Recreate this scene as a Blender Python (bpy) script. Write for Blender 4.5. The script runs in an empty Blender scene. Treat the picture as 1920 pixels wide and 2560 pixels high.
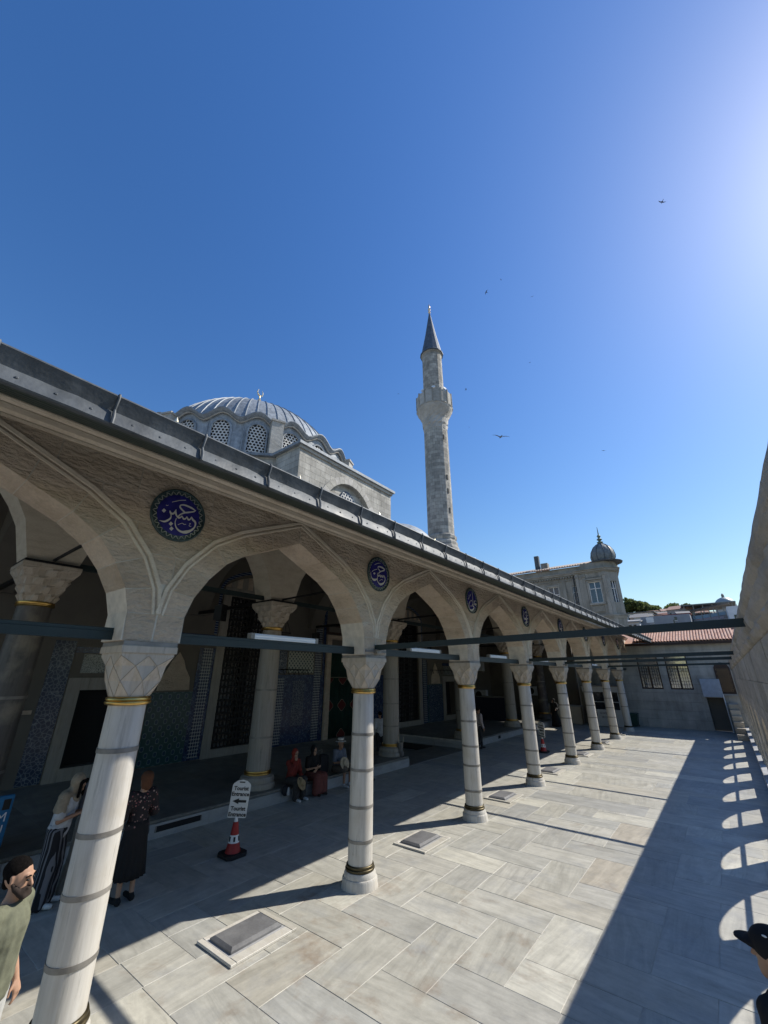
import bpy, bmesh, math, random
import numpy as np
from mathutils import Vector, Matrix, noise as mnoise
random.seed(7)
PI = math.pi
rad = math.radians
SC = bpy.context.scene
COL = SC.collection
# ---------------------------------------------------------------- camera
CAM_YAW, CAM_PITCH, CAM_ROLL = .6668846, .3843896, .0029643
CAM_POS = Vector((5.17136, 0, 3.0))
def cam_axes():
    cy, sy, cp, sp = math.cos(CAM_YAW), math.sin(CAM_YAW), math.cos(CAM_PITCH), math.sin(CAM_PITCH)
    f = Vector((-sy*cp, cy*cp, sp)); r = Vector((cy, sy, 0)); u = r.cross(f)
    c, s = math.cos(CAM_ROLL), math.sin(CAM_ROLL)
    return f, r*c + u*s, u*c - r*s
F_, R_, U_ = cam_axes()
cd = bpy.data.cameras.new('camera'); cam = bpy.data.objects.new('camera', cd); COL.objects.link(cam)
cd.sensor_fit = 'VERTICAL'; cd.sensor_height = 36; cd.sensor_width = 27
cd.lens = 36*1007.2556/2560; cd.clip_start = .05; cd.clip_end = 20000
cam.matrix_world = Matrix(((R_.x, U_.x, -F_.x, CAM_POS.x), (R_.y, U_.y, -F_.y, CAM_POS.y), (R_.z, U_.z, -F_.z, CAM_POS.z), (0, 0, 0, 1)))
SC.camera = cam
# ---------------------------------------------------------------- light
SUN_EL, SUN_AZ = rad(41.3), rad(32.0)          # azimuth from +Y towards +X
sdir = Vector((math.sin(SUN_AZ)*math.cos(SUN_EL), math.cos(SUN_AZ)*math.cos(SUN_EL), math.sin(SUN_EL)))
W = bpy.data.worlds.new('World'); SC.world = W; W.use_nodes = True
nt = W.node_tree; bg = nt.nodes['Background']
sky = nt.nodes.new('ShaderNodeTexSky'); sky.sky_type = 'NISHITA'; sky.sun_disc = False
sky.sun_elevation = SUN_EL; sky.sun_rotation = SUN_AZ
sky.altitude = 60; sky.air_density = 1.6; sky.dust_density = .55; sky.ozone_density = 6.0
hs = nt.nodes.new('ShaderNodeHueSaturation'); hs.inputs['Saturation'].default_value = 1.23; hs.inputs['Hue'].default_value = .511
nt.links.new(sky.outputs[0], hs.inputs['Color']); nt.links.new(hs.outputs[0], bg.inputs[0]); bg.inputs[1].default_value = .122
ld = bpy.data.lights.new('sun', 'SUN'); ld.energy = 5.0; ld.angle = rad(.53); ld.color = (1, .945, .85)
sun = bpy.data.objects.new('sun', ld); COL.objects.link(sun); sun.location = (20, 40, 40)
sun.rotation_euler = (-sdir).to_track_quat('-Z', 'Y').to_euler()
SC.view_settings.view_transform = 'Standard'; SC.view_settings.look = 'None'
SC.view_settings.exposure = .2; SC.view_settings.gamma = 1
SC.cycles.use_denoising = True; SC.cycles.max_bounces = 8; SC.cycles.diffuse_bounces = 2
# ---------------------------------------------------------------- mesh helpers
class MB:
    def __init__(s): s.v = []; s.f = []; s.mi = []; s.cur = 0
    def add(s, vs, fs):
        o = len(s.v); s.v += [tuple(p) for p in vs]
        for f in fs: s.f.append(tuple(i+o for i in f)); s.mi.append(s.cur)
        return s
    def box(s, x0, x1, y0, y1, z0, z1):
        return s.add([(x0,y0,z0),(x1,y0,z0),(x1,y1,z0),(x0,y1,z0),(x0,y0,z1),(x1,y0,z1),(x1,y1,z1),(x0,y1,z1)],
                     [(3,2,1,0),(4,5,6,7),(0,1,5,4),(1,2,6,5),(2,3,7,6),(3,0,4,7)])
    def slab(s, x0, x1, y0, y1, z0, z1, b=.008):
        return s.add([(x0,y0,z0),(x1,y0,z0),(x1,y1,z0),(x0,y1,z0),(x0,y0,z1-b),(x1,y0,z1-b),(x1,y1,z1-b),(x0,y1,z1-b),
                      (x0+b,y0+b,z1),(x1-b,y0+b,z1),(x1-b,y1-b,z1),(x0+b,y1-b,z1)],
                     [(0,1,5,4),(1,2,6,5),(2,3,7,6),(3,0,4,7),(4,5,9,8),(5,6,10,9),(6,7,11,10),(7,4,8,11),(8,9,10,11),(3,2,1,0)])
    def prism(s, poly, ax, a, b):
        n = len(poly)
        def P(u, v, t): return (t,u,v) if ax == 'x' else (u,t,v) if ax == 'y' else (u,v,t)
        vs = [P(u,v,a) for u,v in poly] + [P(u,v,b) for u,v in poly]
        fs = [tuple(range(n))[::-1], tuple(range(n,2*n))] + [(i,(i+1)%n,n+(i+1)%n,n+i) for i in range(n)]
        return s.add(vs, fs)
    def lathe(s, prof, n=24, c=(0,0,0), ph=0, cap=True, sq=None):
        vs = []
        for r, z in prof:
            for k in range(n):
                a = ph + 2*PI*k/n; vs.append((c[0]+r*math.cos(a), c[1]+r*math.sin(a), c[2]+z))
        fs = []
        for j in range(len(prof)-1):
            for k in range(n): fs.append((j*n+k, j*n+(k+1)%n, (j+1)*n+(k+1)%n, (j+1)*n+k))
        if cap: fs.append(tuple(range(n))[::-1]); fs.append(tuple(range((len(prof)-1)*n, len(prof)*n)))
        return s.add(vs, fs)
    def rings(s, R, cap=True):
        n = len(R[0]); vs = [p for r in R for p in r]; fs = []
        for j in range(len(R)-1):
            for k in range(n): fs.append((j*n+k, j*n+(k+1)%n, (j+1)*n+(k+1)%n, (j+1)*n+k))
        if cap: fs.append(tuple(range(n))[::-1]); fs.append(tuple(range((len(R)-1)*n, len(R)*n)))
        return s.add(vs, fs)
    def tube(s, pts, r, n=8, cap=True):
        pts = [Vector(p) for p in pts]; R = []
        for i, p in enumerate(pts):
            d = (pts[min(i+1,len(pts)-1)]-pts[max(i-1,0)]).normalized()
            a = d.cross(Vector((0,0,1)) if abs(d.z) < .95 else Vector((1,0,0))).normalized(); b = d.cross(a)
            rr = r[i] if isinstance(r,(list,tuple)) else r
            R.append([tuple(p + a*rr*math.cos(2*PI*k/n) + b*rr*math.sin(2*PI*k/n)) for k in range(n)])
        return s.rings(R, cap)
    def ell(s, c, r, nu=12, nv=8):
        vs = [(c[0],c[1],c[2]-r[2])]; fs = []
        for j in range(1,nv):
            t = -PI/2+PI*j/nv
            for k in range(nu):
                a = 2*PI*k/nu; vs.append((c[0]+r[0]*math.cos(t)*math.cos(a), c[1]+r[1]*math.cos(t)*math.sin(a), c[2]+r[2]*math.sin(t)))
        vs.append((c[0],c[1],c[2]+r[2])); L = len(vs)-1
        for k in range(nu):
            fs.append((0,1+(k+1)%nu,1+k)); fs.append((L,1+(nv-2)*nu+k,1+(nv-2)*nu+(k+1)%nu))
            for j in range(nv-2): fs.append((1+j*nu+k,1+j*nu+(k+1)%nu,1+(j+1)*nu+(k+1)%nu,1+(j+1)*nu+k))
        return s.add(vs, fs)
    def cap(s, p0, r0, p1, r1, n=10):
        p0, p1 = Vector(p0), Vector(p1); d = (p1-p0)
        L = d.length; d = d/L if L > 1e-6 else Vector((0,0,1))
        a = d.cross(Vector((0,0,1)) if abs(d.z) < .95 else Vector((1,0,0))).normalized(); b = d.cross(a); R = []
        for p, r, ts in ((p0,r0,(-80,-50,-20)),(p1,r1,(20,50,80))):
            for t in ts:
                q = p + d*r*math.sin(rad(t)); rr = r*math.cos(rad(t))
                R.append([tuple(q+a*rr*math.cos(2*PI*k/n)+b*rr*math.sin(2*PI*k/n)) for k in range(n)])
        return s.rings(R)
    def mesh(s, name, mats, smooth=False, recalc=True):
        me = bpy.data.meshes.new(name); me.from_pydata(s.v, [], s.f)
        if not isinstance(mats,(list,tuple)): mats = [mats]
        for m in mats: me.materials.append(m)
        if any(s.mi): me.polygons.foreach_set('material_index', s.mi)
        if recalc:
            bm = bmesh.new(); bm.from_mesh(me); bmesh.ops.recalc_face_normals(bm, faces=bm.faces); bm.to_mesh(me); bm.free()
        if smooth: me.polygons.foreach_set('use_smooth', [True]*len(me.polygons))
        me.update(); return me
    def build(s, name, mats, parent=None, smooth=False, loc=None, recalc=True):
        return link(name, s.mesh(name, mats, smooth, recalc), parent, loc)
def link(name, me, parent=None, loc=None, rz=0, scale=None):
    o = bpy.data.objects.new(name, me); COL.objects.link(o)
    if parent: o.parent = parent
    if loc is not None: o.location = loc
    if rz: o.rotation_euler = (0,0,rz)
    if scale: o.scale = scale
    return o
def tag(o, label=None, cat=None, group=None, kind=None):
    if label: o['label'] = label
    if cat: o['category'] = cat
    if group: o['group'] = group
    if kind: o['kind'] = kind
    return o
def thing(name, label, cat, loc=(0,0,0), rz=0, group=None):
    o = bpy.data.objects.new(name, None); COL.objects.link(o); o.location = loc; o.rotation_euler = (0,0,rz); o.empty_display_size = .2
    return tag(o, label, cat, group, 'thing')
def auto(o, ang=35):
    me = o.data if hasattr(o,'data') else o
    bm = bmesh.new(); bm.from_mesh(me); 
    for f in bm.faces: f.smooth = True
    for e in bm.edges:
        if len(e.link_faces) == 2 and e.calc_face_angle(0) > rad(ang): e.smooth = False
    bm.to_mesh(me); bm.free(); return o
TMP = bpy.data.scenes.new('workbench')
def evaluated(o):                       # mesh of an object with its modifiers applied, in a scratch scene
    TMP.collection.objects.link(o); vl = TMP.view_layers[0]; vl.update()
    return bpy.data.meshes.new_from_object(o.evaluated_get(vl.depsgraph), depsgraph=vl.depsgraph)
def text_mesh(txt, size, mat, name='lettering', parent=None, matrix=None, align='CENTER', extrude=.0015, sx=1, bold=0):
    c = bpy.data.curves.new('t','FONT'); c.body = txt; c.size = size; c.align_x = align; c.align_y = 'CENTER'; c.extrude = extrude; c.offset = bold; c.resolution_u = 3
    o = bpy.data.objects.new('t', c); me = evaluated(o); bpy.data.objects.remove(o); bpy.data.curves.remove(c)
    me.materials.clear(); me.materials.append(mat)
    if sx != 1: me.transform(Matrix.Diagonal((sx,1,1,1)))
    r = link(name, me, parent)
    if matrix is not None: r.matrix_local = matrix
    return r
# ---------------------------------------------------------------- materials
class T:
    def __init__(s, name):
        s.m = bpy.data.materials.new(name); s.m.use_nodes = True; s.n = s.m.node_tree.nodes; s.l = s.m.node_tree.links
        s.b = s.n['Principled BSDF']
    def nd(s, t, ins={}, **kw):
        x = s.n.new('ShaderNode'+t)
        for k, v in kw.items(): setattr(x, k, v)
        for k, v in ins.items(): s.put(x.inputs[k], v)
        return x
    def put(s, sock, v):
        if isinstance(v, bpy.types.NodeSocket): s.l.new(v, sock)
        else:
            if sock.type == 'RGBA' and len(v) == 3: v = (*v, 1)
            sock.default_value = v
    def rnd(s): return s.nd('ObjectInfo').outputs['Random']
    def co(s, scale=(1,1,1), rnd=True, space='Object'):
        v = s.nd('TexCoord').outputs[space] if space != 'World' else s.nd('NewGeometry').outputs['Position']
        if rnd:
            a = s.nd('Math', {0: s.rnd(), 1: 57.3}, operation='MULTIPLY').outputs[0]
            v = s.nd('VectorMath', {0: v, 1: s.nd('CombineXYZ', {0: a, 1: a, 2: a}).outputs[0]}, operation='ADD').outputs[0]
        return s.nd('VectorMath', {0: v, 1: scale}, operation='MULTIPLY').outputs[0]
    def noise(s, v, sc=5, det=4, ro=.55, dist=0): return s.nd('TexNoise', {'Vector': v, 'Scale': sc, 'Detail': det, 'Roughness': ro, 'Distortion': dist}).outputs[0]
    def vor(s, v, sc=5, feat='F1', out=0): return s.nd('TexVoronoi', {'Vector': v, 'Scale': sc}, feature=feat).outputs[out]
    def math(s, op, a, b=0, clamp=False):
        x = s.nd('Math', {0: a, 1: b}, operation=op); x.use_clamp = clamp; return x.outputs[0]
    def ramp(s, f, stops, interp='LINEAR'):
        x = s.nd('ValToRGB', {0: f}); r = x.color_ramp; r.interpolation = interp
        while len(r.elements) < len(stops): r.elements.new(.5)
        for e, (p, c) in zip(r.elements, stops):
            e.position = p; e.color = (*c, 1) if not isinstance(c,(int,float)) else (c,c,c,1)
        return x.outputs[0]
    def mix(s, f, a, b, mode='MIX'):
        x = s.nd('Mix', data_type='RGBA', blend_type=mode); s.put(x.inputs[0], f); s.put(x.inputs[6], a); s.put(x.inputs[7], b); return x.outputs[2]
    def bump(s, h, st=.3, d=.01):
        x = s.nd('Bump', {'Height': h, 'Strength': st, 'Distance': d}); s.l.new(x.outputs[0], s.b.inputs['Normal'])
    def col(s, c): s.put(s.b.inputs['Base Color'], c)
    def rough(s, r, m=0, spec=None):
        s.put(s.b.inputs['Roughness'], r); s.b.inputs['Metallic'].default_value = m
        if spec is not None: s.b.inputs['Specular IOR Level'].default_value = spec
def plain(name, c, r=.6, m=0, var=.12, sc=6, bump=0, spec=.4):
    t = T(name); n = t.noise(t.co(), sc, 5)
    lo = tuple(x*(1-var) for x in c); hi = tuple(min(1,x*(1+var)) for x in c)
    t.col(t.ramp(n, [(.3,lo),(.7,hi)])); t.rough(t.ramp(n, [(.2,max(0,r-.1)),(.8,min(1,r+.1))]), m, spec)
    if bump: t.bump(t.noise(t.co(), sc*6, 4), bump, .01)
    return t.m
def stone(name, c1, c2, c3, sc=3, stretch=(1,1,1), r=.85, rv=.25, bs=.5, bd=.012, bsc=14, stain=None):
    t = T(name); v = t.co(stretch)
    n = t.noise(v, sc, 6, .6); base = t.ramp(n, [(.25,c1),(.5,c2),(.78,c3)])
    k = t.math('ADD', t.math('MULTIPLY', t.rnd(), rv), 1-rv/2)
    kc = t.nd('CombineXYZ', {0: k, 1: k, 2: t.math('POWER', k, 1.15)}).outputs[0]
    base = t.mix(1.0, base, kc, 'MULTIPLY')
    fine = t.noise(v, bsc*2.2, 5, .65)
    base = t.mix(.35, base, t.ramp(fine, [(.3,.55),(.62,1.0)]), 'MULTIPLY')
    if stain: base = t.mix(t.math('MULTIPLY', t.ramp(t.noise(t.co((1,1,.35), False, 'World'), 1.3, 5, .6), [(.5,0.),(.72,1.)]), stain[1]), base, stain[0])
    t.col(base); t.rough(r, 0, .25)
    h = t.math('ADD', t.noise(v, bsc, 6, .7), t.math('MULTIPLY', t.noise(v, bsc*.25, 3), 1.2)); t.bump(h, bs, bd)
    return t.m
M = {}
M['lime'] = stone('limestone', (.52,.41,.30),(.67,.545,.415),(.73,.625,.495), 2.2, (1,1,2.2), rv=.14, bs=1.0, bd=.06, bsc=11, stain=((.40,.29,.21),.3))
M['lime_smooth'] = stone('limestone_dressed', (.54,.455,.35),(.65,.565,.45),(.71,.635,.52), 2.5, (1,1,3), bs=.35, bd=.01, bsc=12)
M['mosque'] = stone('weathered_ashlar', (.30,.285,.25),(.43,.41,.37),(.54,.52,.47), 1.2, (1,1,1.6), rv=.3, bs=.5, bd=.03, bsc=4)
M['wall'] = stone('eroded_wall_stone', (.37,.32,.25),(.51,.45,.36),(.61,.55,.45), 1.6, (1,.6,2.5), rv=.3, bs=.9, bd=.035, bsc=6, stain=((.2,.17,.13),.35))
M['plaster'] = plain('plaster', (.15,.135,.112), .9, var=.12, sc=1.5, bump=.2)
M['grout'] = plain('pale_grout', (.50,.48,.43), .95, var=.25, sc=6)
M['mortar'] = plain('mortar', (.62,.56,.47), .95, var=.15, sc=8, bump=.4)
def marble_floor(gain, nm):
    t = T(nm); r = t.rnd()
    base = t.ramp(r, [(0,(.45,.435,.375)),(.14,(.48,.465,.41)),(.3,(.42,.41,.365)),(.45,(.495,.48,.42)),(.58,(.44,.435,.395)),(.7,(.375,.372,.345)),(.8,(.47,.445,.375)),(.86,(.455,.445,.395)),(.93,(.57,.55,.47)),(.97,(.45,.41,.335))], 'CONSTANT')
    rv = t.nd('VectorRotate', {'Vector': t.co((1,1,1)), 'Angle': t.math('MULTIPLY', t.math('SUBTRACT', r, .5), .35)}, rotation_type='Z_AXIS').outputs[0]
    v = t.nd('VectorMath', {0: rv, 1: (.5,4.2,2)}, operation='MULTIPLY').outputs[0]; vein = t.noise(v, 1.5, 7, .66, 1.4)
    base = t.mix(.9, base, t.ramp(vein, [(.28,.68),(.45,.92),(.6,1.06),(.74,1.18)]), 'MULTIPLY')
    blot = t.noise(t.co((1,1.3,1)), 1.7, 5, .6)
    base = t.mix(t.math('MULTIPLY', t.ramp(blot, [(.52,0.),(.75,1.)]), .5), base, (.29,.30,.31))
    w = t.co((1,1,1), False, 'World')
    px = t.nd('SeparateXYZ', {0: w}).outputs; dd = t.math('POWER', t.math('ADD', t.math('POWER', t.math('SUBTRACT', px[0], .9), 2.0), t.math('MULTIPLY', t.math('POWER', t.math('SUBTRACT', px[1], 4.6), 2.0), .6)), .5)
    near = t.ramp(t.math('DIVIDE', dd, 5.0), [(.1,.11),(.6,0.)])
    st = t.ramp(t.math('ADD', t.noise(w, 1.3, 6, .68, .4), near), [(.615,0.),(.76,1.)])
    base = t.mix(t.math('MULTIPLY', st, .6), base, (.27,.19,.125))
    dirt = t.ramp(t.noise(w, 4, 7, .75), [(.3,.72),(.62,1.04)])
    base = t.mix(.75, base, dirt, 'MULTIPLY')
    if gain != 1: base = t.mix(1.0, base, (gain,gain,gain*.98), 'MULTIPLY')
    t.col(base); t.rough(t.ramp(t.noise(w, 2.5, 5), [(.3,.38),(.7,.62)]), 0, .4)
    t.bump(t.math('ADD', t.noise(w, 30, 5), t.noise(w, 4, 3)), .12, .01); return t.m
M['floor'] = marble_floor(1.0, 'marble_paving'); M['floor_in'] = marble_floor(.45, 'shade_darkened_paving')  # portico copy of the paving, darkened so its colour carries the deep shade
def marble_col(name, a, b, c):
    t = T(name); v = t.co((5,5,.35)); n = t.noise(v, 2.2, 7, .65, .6)
    base = t.ramp(n, [(.22,a),(.48,b),(.75,c)])
    drip = t.ramp(t.noise(t.co((9,9,.7)), 2.4, 5, .7), [(.55,1.),(.72,.62)])
    base = t.mix(.95, base, drip, 'MULTIPLY')
    base = t.mix(t.math('MULTIPLY', t.ramp(t.noise(t.co(), 2.3, 5), [(.5,0.),(.75,1.)]), .5), base, (.42,.36,.27))
    chip = t.ramp(t.noise(t.co((1,1,.6)), 11, 6, .7), [(.66,0.),(.72,1.)]); base = t.mix(t.math('MULTIPLY', chip, .45), base, (.27,.25,.22))
    t.col(base); t.rough(.48, 0, .35); t.bump(t.noise(v, 12, 6, .7), .25, .008); return t.m
M['column'] = marble_col('column_marble', (.40,.375,.33),(.53,.505,.455),(.62,.60,.555))
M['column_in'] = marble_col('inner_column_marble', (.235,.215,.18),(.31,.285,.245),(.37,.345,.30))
M['darkmarble'] = marble_col('dark_grey_marble', (.06,.055,.05),(.095,.088,.08),(.13,.12,.11))
M['porphyry'] = marble_col('dark_column_stone', (.05,.045,.045),(.08,.07,.07),(.11,.1,.1))
M['cap'] = marble_col('capital_marble', (.37,.305,.235),(.48,.41,.325),(.55,.485,.40))
M['step'] = stone('step_marble', (.30,.30,.295),(.40,.40,.395),(.48,.48,.47), 2, (.5,1,4), r=.5, rv=.2, bs=.15)
M['gold'] = plain('gilded_brass', (.62,.40,.125), .34, 1, .2, 9)
M['strap'] = plain('lead_strap', (.25,.235,.21), .6, .35, .3, 5, .15)
M['iron'] = plain('green_painted_iron', (.018,.031,.032), .5, .0, .25, 5, .08)
M['interior'] = plain('dim_interior', (.30,.29,.28), .8, var=.5, sc=1.2)
M['mirror'] = plain('reflective_window_glass', (.42,.44,.45), .07, .75, .1)
M['darkiron'] = plain('black_iron', (.012,.012,.013), .55, .3, .2, 8)
def lead(name, c, rr=.45):
    t = T(name); v = t.co(); n = t.noise(v, 3.2, 6, .6); g = t.noise(t.co((1,1,.3)), 7, 4)
    base = t.ramp(n, [(.25,tuple(x*.6 for x in c)),(.5,c),(.78,tuple(min(1,x*1.5) for x in c))])
    base = t.mix(t.math('MULTIPLY', t.ramp(g, [(.5,0.),(.8,1.)]), .5), base, tuple(min(1,x*1.9) for x in c))
    k = t.math('ADD', t.math('MULTIPLY', t.rnd(), .3), .85)
    base = t.mix(1.0, base, t.nd('CombineXYZ', {0:k,1:k,2:k}).outputs[0], 'MULTIPLY')
    t.col(base); t.rough(t.ramp(n, [(.2,rr-.05),(.8,rr+.2)]), .12, .35)
    t.bump(t.math('ADD', t.noise(v, 5, 3), t.math('MULTIPLY', t.noise(v, 40, 4), .06)), .5, .02); return t.m
M['lead'] = lead('lead_sheet', (.082,.092,.102), .5); M['lead_dome'] = lead('dome_lead', (.25,.275,.30), .55)
M['green'] = plain('green_soffit_paint', (.030,.046,.040), .7, var=.3)
M['white'] = plain('white_paint', (.78,.78,.76), .5, var=.05)
M['tube'] = plain('lamp_diffuser', (.82,.83,.84), .35, var=.03)
M['lattice'] = plain('window_lattice_plaster', (.62,.61,.58), .8, var=.12)
M['dark'] = plain('dark_interior', (.012,.012,.014), .8, var=.2)
M['glassd'] = plain('dark_window_glass', (.012,.015,.02), .06, 0, .1, spec=.6)
M['glassb'] = plain('sky_window_glass', (.05,.075,.11), .05, 0, .3, spec=.8)
M['letter'] = plain('tile_lettering_white', (.62,.61,.58), .35, var=.05)
M['medblue'] = plain('cobalt_glaze', (.028,.026,.19), .22, 0, .35, 5, spec=.5)
M['black'] = plain('black_print', (.012,.012,.012), .5, var=.1)
M['wood'] = plain('dark_wood', (.045,.026,.018), .55, var=.35, sc=9)
def tile_mat(name, kind):
    t = T(name); tc = t.co((1,1,1), False); x = t.nd('SeparateXYZ', {0: tc}).outputs; y, z = x[1], x[2]
    def sn(u, f, p=0): return t.math('SINE', t.math('ADD', t.math('MULTIPLY', u, f), p))
    if kind == 'hex':
        q = t.math('MULTIPLY', sn(y, 36), sn(z, 30)); a = t.math('ABSOLUTE', q)
        c = t.ramp(a, [(.0,(.34,.37,.36)),(.26,(.30,.33,.33)),(.34,(.015,.03,.085)),(1,(.01,.02,.055))])
    elif kind == 'blue':
        n = t.noise(tc, 9, 5, .6, 1.5); v = t.vor(tc, 14)
        c = t.ramp(n, [(.36,(.004,.010,.05)),(.5,(.008,.026,.10)),(.56,(.018,.06,.13)),(.63,(.12,.17,.22)),(.68,(.012,.035,.11))])
        c = t.mix(t.ramp(v, [(.1,1.),(.22,0.)]), c, (.16,.20,.23))
    elif kind == 'flor':
        v = t.vor(tc, 11, 'DISTANCE_TO_EDGE'); c = t.ramp(v, [(.02,(.20,.23,.25)),(.07,(.03,.055,.10)),(.3,(.012,.03,.07))])
    elif kind == 'green':
        q = t.math('MULTIPLY', sn(y, 22), sn(z, 17)); c = t.ramp(q, [(.0,(.02,.07,.07)),(.3,(.05,.12,.12)),(.42,(.22,.30,.30)),(.55,(.015,.05,.09))])
    elif kind == 'grid':
        q = t.math('MULTIPLY', sn(y, 34), sn(z, 34)); c = t.ramp(q, [(.15,(.40,.43,.36)),(.3,(.02,.05,.06))])
    elif kind == 'script':
        n = t.noise(t.co((1,1,.8), False), 13, 3, .5, 2.2); c = t.ramp(t.math('ABSOLUTE', t.math('SUBTRACT', n, .5)), [(.02,(.03,.04,.05)),(.045,(.30,.32,.30))])
    elif kind == 'border':
        q = sn(z, 70); c = t.ramp(q, [(.2,(.02,.04,.12)),(.6,(.25,.30,.34))])
    t.col(c); t.rough(.22, 0, .5); return t.m
for k in ('hex','blue','flor','green','grid','script','border'): M['t_'+k] = tile_mat('glazed_tile_'+k, k)
def brickmat(name, c1, c2, mo, sx, sz, cyl=None, gain=1.0):
    t = T(name); p = t.nd('SeparateXYZ', {0: t.nd('TexCoord').outputs['Object']}).outputs
    if cyl: u = t.math('MULTIPLY', t.nd('Math', {0: p[1], 1: p[0]}, operation='ARCTAN2').outputs[0], cyl)
    else: u = t.math('ADD', p[0], p[1])
    vec = t.nd('CombineXYZ', {0: u, 1: p[2], 2: 0}).outputs[0]
    b = t.nd('TexBrick', {'Vector': vec, 'Color1': c1, 'Color2': c2, 'Mortar': mo, 'Scale': 1.0, 'Mortar Size': .012, 'Mortar Smooth': .2, 'Brick Width': sx, 'Row Height': sz, 'Bias': 0.0})
    n = t.noise(t.nd('TexCoord').outputs['Object'], 1.1, 6, .65); base = t.mix(.75, b.outputs[0], t.ramp(n, [(.3,.55),(.65,1.1)]), 'MULTIPLY')
    base = t.mix(.5, base, t.ramp(t.noise(t.co((1,1,.12), False), 2.0, 5, .7), [(.35,.6),(.6,1.05)]), 'MULTIPLY')
    t.col(base); t.rough(.88, 0, .25); h = t.math('SUBTRACT', t.noise(t.nd('TexCoord').outputs['Object'], 6, 5), t.math('MULTIPLY', b.outputs[1], 1.0)); t.bump(h, .5, .03); return t.m
M['ashlar'] = brickmat('coursed_ashlar', (.50,.48,.43,1), (.36,.345,.31,1), (.25,.24,.22,1), .75, .36)
M['minaret'] = brickmat('minaret_ashlar', (.54,.51,.45,1), (.31,.295,.265,1), (.24,.23,.21,1), .45, .33, cyl=1.17)
M['backwall'] = brickmat('courtyard_end_ashlar', (.52,.49,.43,1), (.46,.435,.385,1), (.38,.36,.32,1), 1.25, .5)
M['render_grey'] = stone('grey_stucco', (.20,.187,.16),(.35,.33,.285),(.45,.43,.38), 1.2, (1,1,.5), bs=.5, bd=.02, bsc=5)
# ================================================================ SETTING
g = MB(); g.add([(-9000,-9000,-7),(9000,-9000,-7),(9000,9000,-7),(-9000,9000,-7)], [(0,1,2,3)])
tag(g.build('ground', plain('city_ground', (.22,.20,.17), .95, var=.3, sc=.05)), kind='structure')
# courtyard pavement: bedding sheet and single marble slabs
pv = MB().box(-4.42,5.9,-4,33.4,-1.2,-.0045).build('pavement', M['grout']); tag(pv, kind='structure')
rng = random.Random(11)
def lerp_(a,b,t): return a+(b-a)*t
def lay(parent, x0, x1, y0, y1, z, rows, lens, name='paving_slab', mat='floor', swap=False):
    y = y0
    while y < y1-.05:
        d = rng.uniform(*rows); 
        if y+d > y1-.35: d = y1-y
        x = x0
        first = True
        while x < x1-.05:
            L = rng.uniform(*lens)*(rng.uniform(.4,1) if first else 1); first = False
            if x+L > x1-.45: L = x1-x
            # now and then a slab is cut into two narrow strips
            cuts = [0,1] if rng.random() > .06 else [0,rng.uniform(.35,.65),1]
            for a, b in zip(cuts, cuts[1:]):
                cx, cy = x+L/2, y+d*(a+b)/2; hx, hy = L/2-.003, d*(b-a)/2-.003
                tn = rng.random() < .3; hx, hy = (hx+.0015, hy+.0015); dz = rng.uniform(-.0015,.0015)
                m = (MB().slab(-hy,hy,-hx,hx,-.05,dz,.003) if tn else MB().slab(-hx,hx,-hy,hy,-.05,dz,.003)).mesh(name, M[mat])
                link(name, m, parent, (cx,cy,z), rz=PI/2 if tn else 0)
            x += L
        y += d
A = .585                                     # herringbone of two-to-one slabs in the near half
for p in range(-2,19):
    for q in range(-2,22):
        v = (p-q)%4; x0, y0 = -4.4+A*p, .6+A*q
        if v == 0: bx = (x0,x0+2*A,y0,y0+A)
        elif v == 3: bx = (x0,x0+A,y0,y0+2*A)
        else: continue
        bx = (max(bx[0],-4.4),min(bx[1],5.36),max(bx[2],.6),min(bx[3],12.48))
        if bx[1]-bx[0] < .08 or bx[3]-bx[2] < .08: continue
        ps_ = [bx]
        if rng.random() < .10:
            c_ = rng.uniform(.35,.65); ps_ = [(bx[0],lerp_(bx[0],bx[1],c_),bx[2],bx[3]),(lerp_(bx[0],bx[1],c_),bx[1],bx[2],bx[3])] if v == 0 else [(bx[0],bx[1],bx[2],lerp_(bx[2],bx[3],c_)),(bx[0],bx[1],lerp_(bx[2],bx[3],c_),bx[3])]
        for b_ in ps_:
            hx, hy = (b_[1]-b_[0])/2-.0022, (b_[3]-b_[2])/2-.0022; tn = v == 3; dz = rng.uniform(-.0015,.0015)
            m = (MB().slab(-hy,hy,-hx,hx,-.05,dz,.003) if tn else MB().slab(-hx,hx,-hy,hy,-.05,dz,.003)).mesh('paving_slab', M['floor'])
            link('paving_slab', m, pv, ((b_[0]+b_[1])/2,(b_[2]+b_[3])/2,0), rz=PI/2 if tn else 0)
lay(pv, -4.4, 5.36, 12.48, 33.0, 0, (.8,1.15), (1.5,3.0))
# raised portico platforms with the entrance passage between them
for (ya, yb, nm) in ((-4,13.62,'platform'),(18.25,33,'platform')):
    pf = tag(MB().box(-9.7,-4.46,ya,yb,-1.2,.302).build(nm, M['grout']), kind='structure')
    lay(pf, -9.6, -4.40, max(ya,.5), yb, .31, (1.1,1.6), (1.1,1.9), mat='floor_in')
    y = max(ya,.5)
    while y < yb-.05:
        L = min(rng.uniform(1.3,2.1), yb-y)
        if yb-y-L < .5: L = yb-y
        MB().slab(-.05,.03,-L/2+.003,L/2-.003,-.02,.245,.006).build('riser_stone', M['step'], pf, loc=(-4.43,y+L/2,0)); y += L
    if ya > 0 or yb < 20:
        ye = yb if yb < 20 else ya
        for k in range(3): MB().slab(-.86,.86,-.04,.04,-.02,.245,.006).build('riser_stone', M['step'], pf, loc=(-5.28-1.74*k, ye+(.03 if yb < 20 else -.03), 0))
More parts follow.
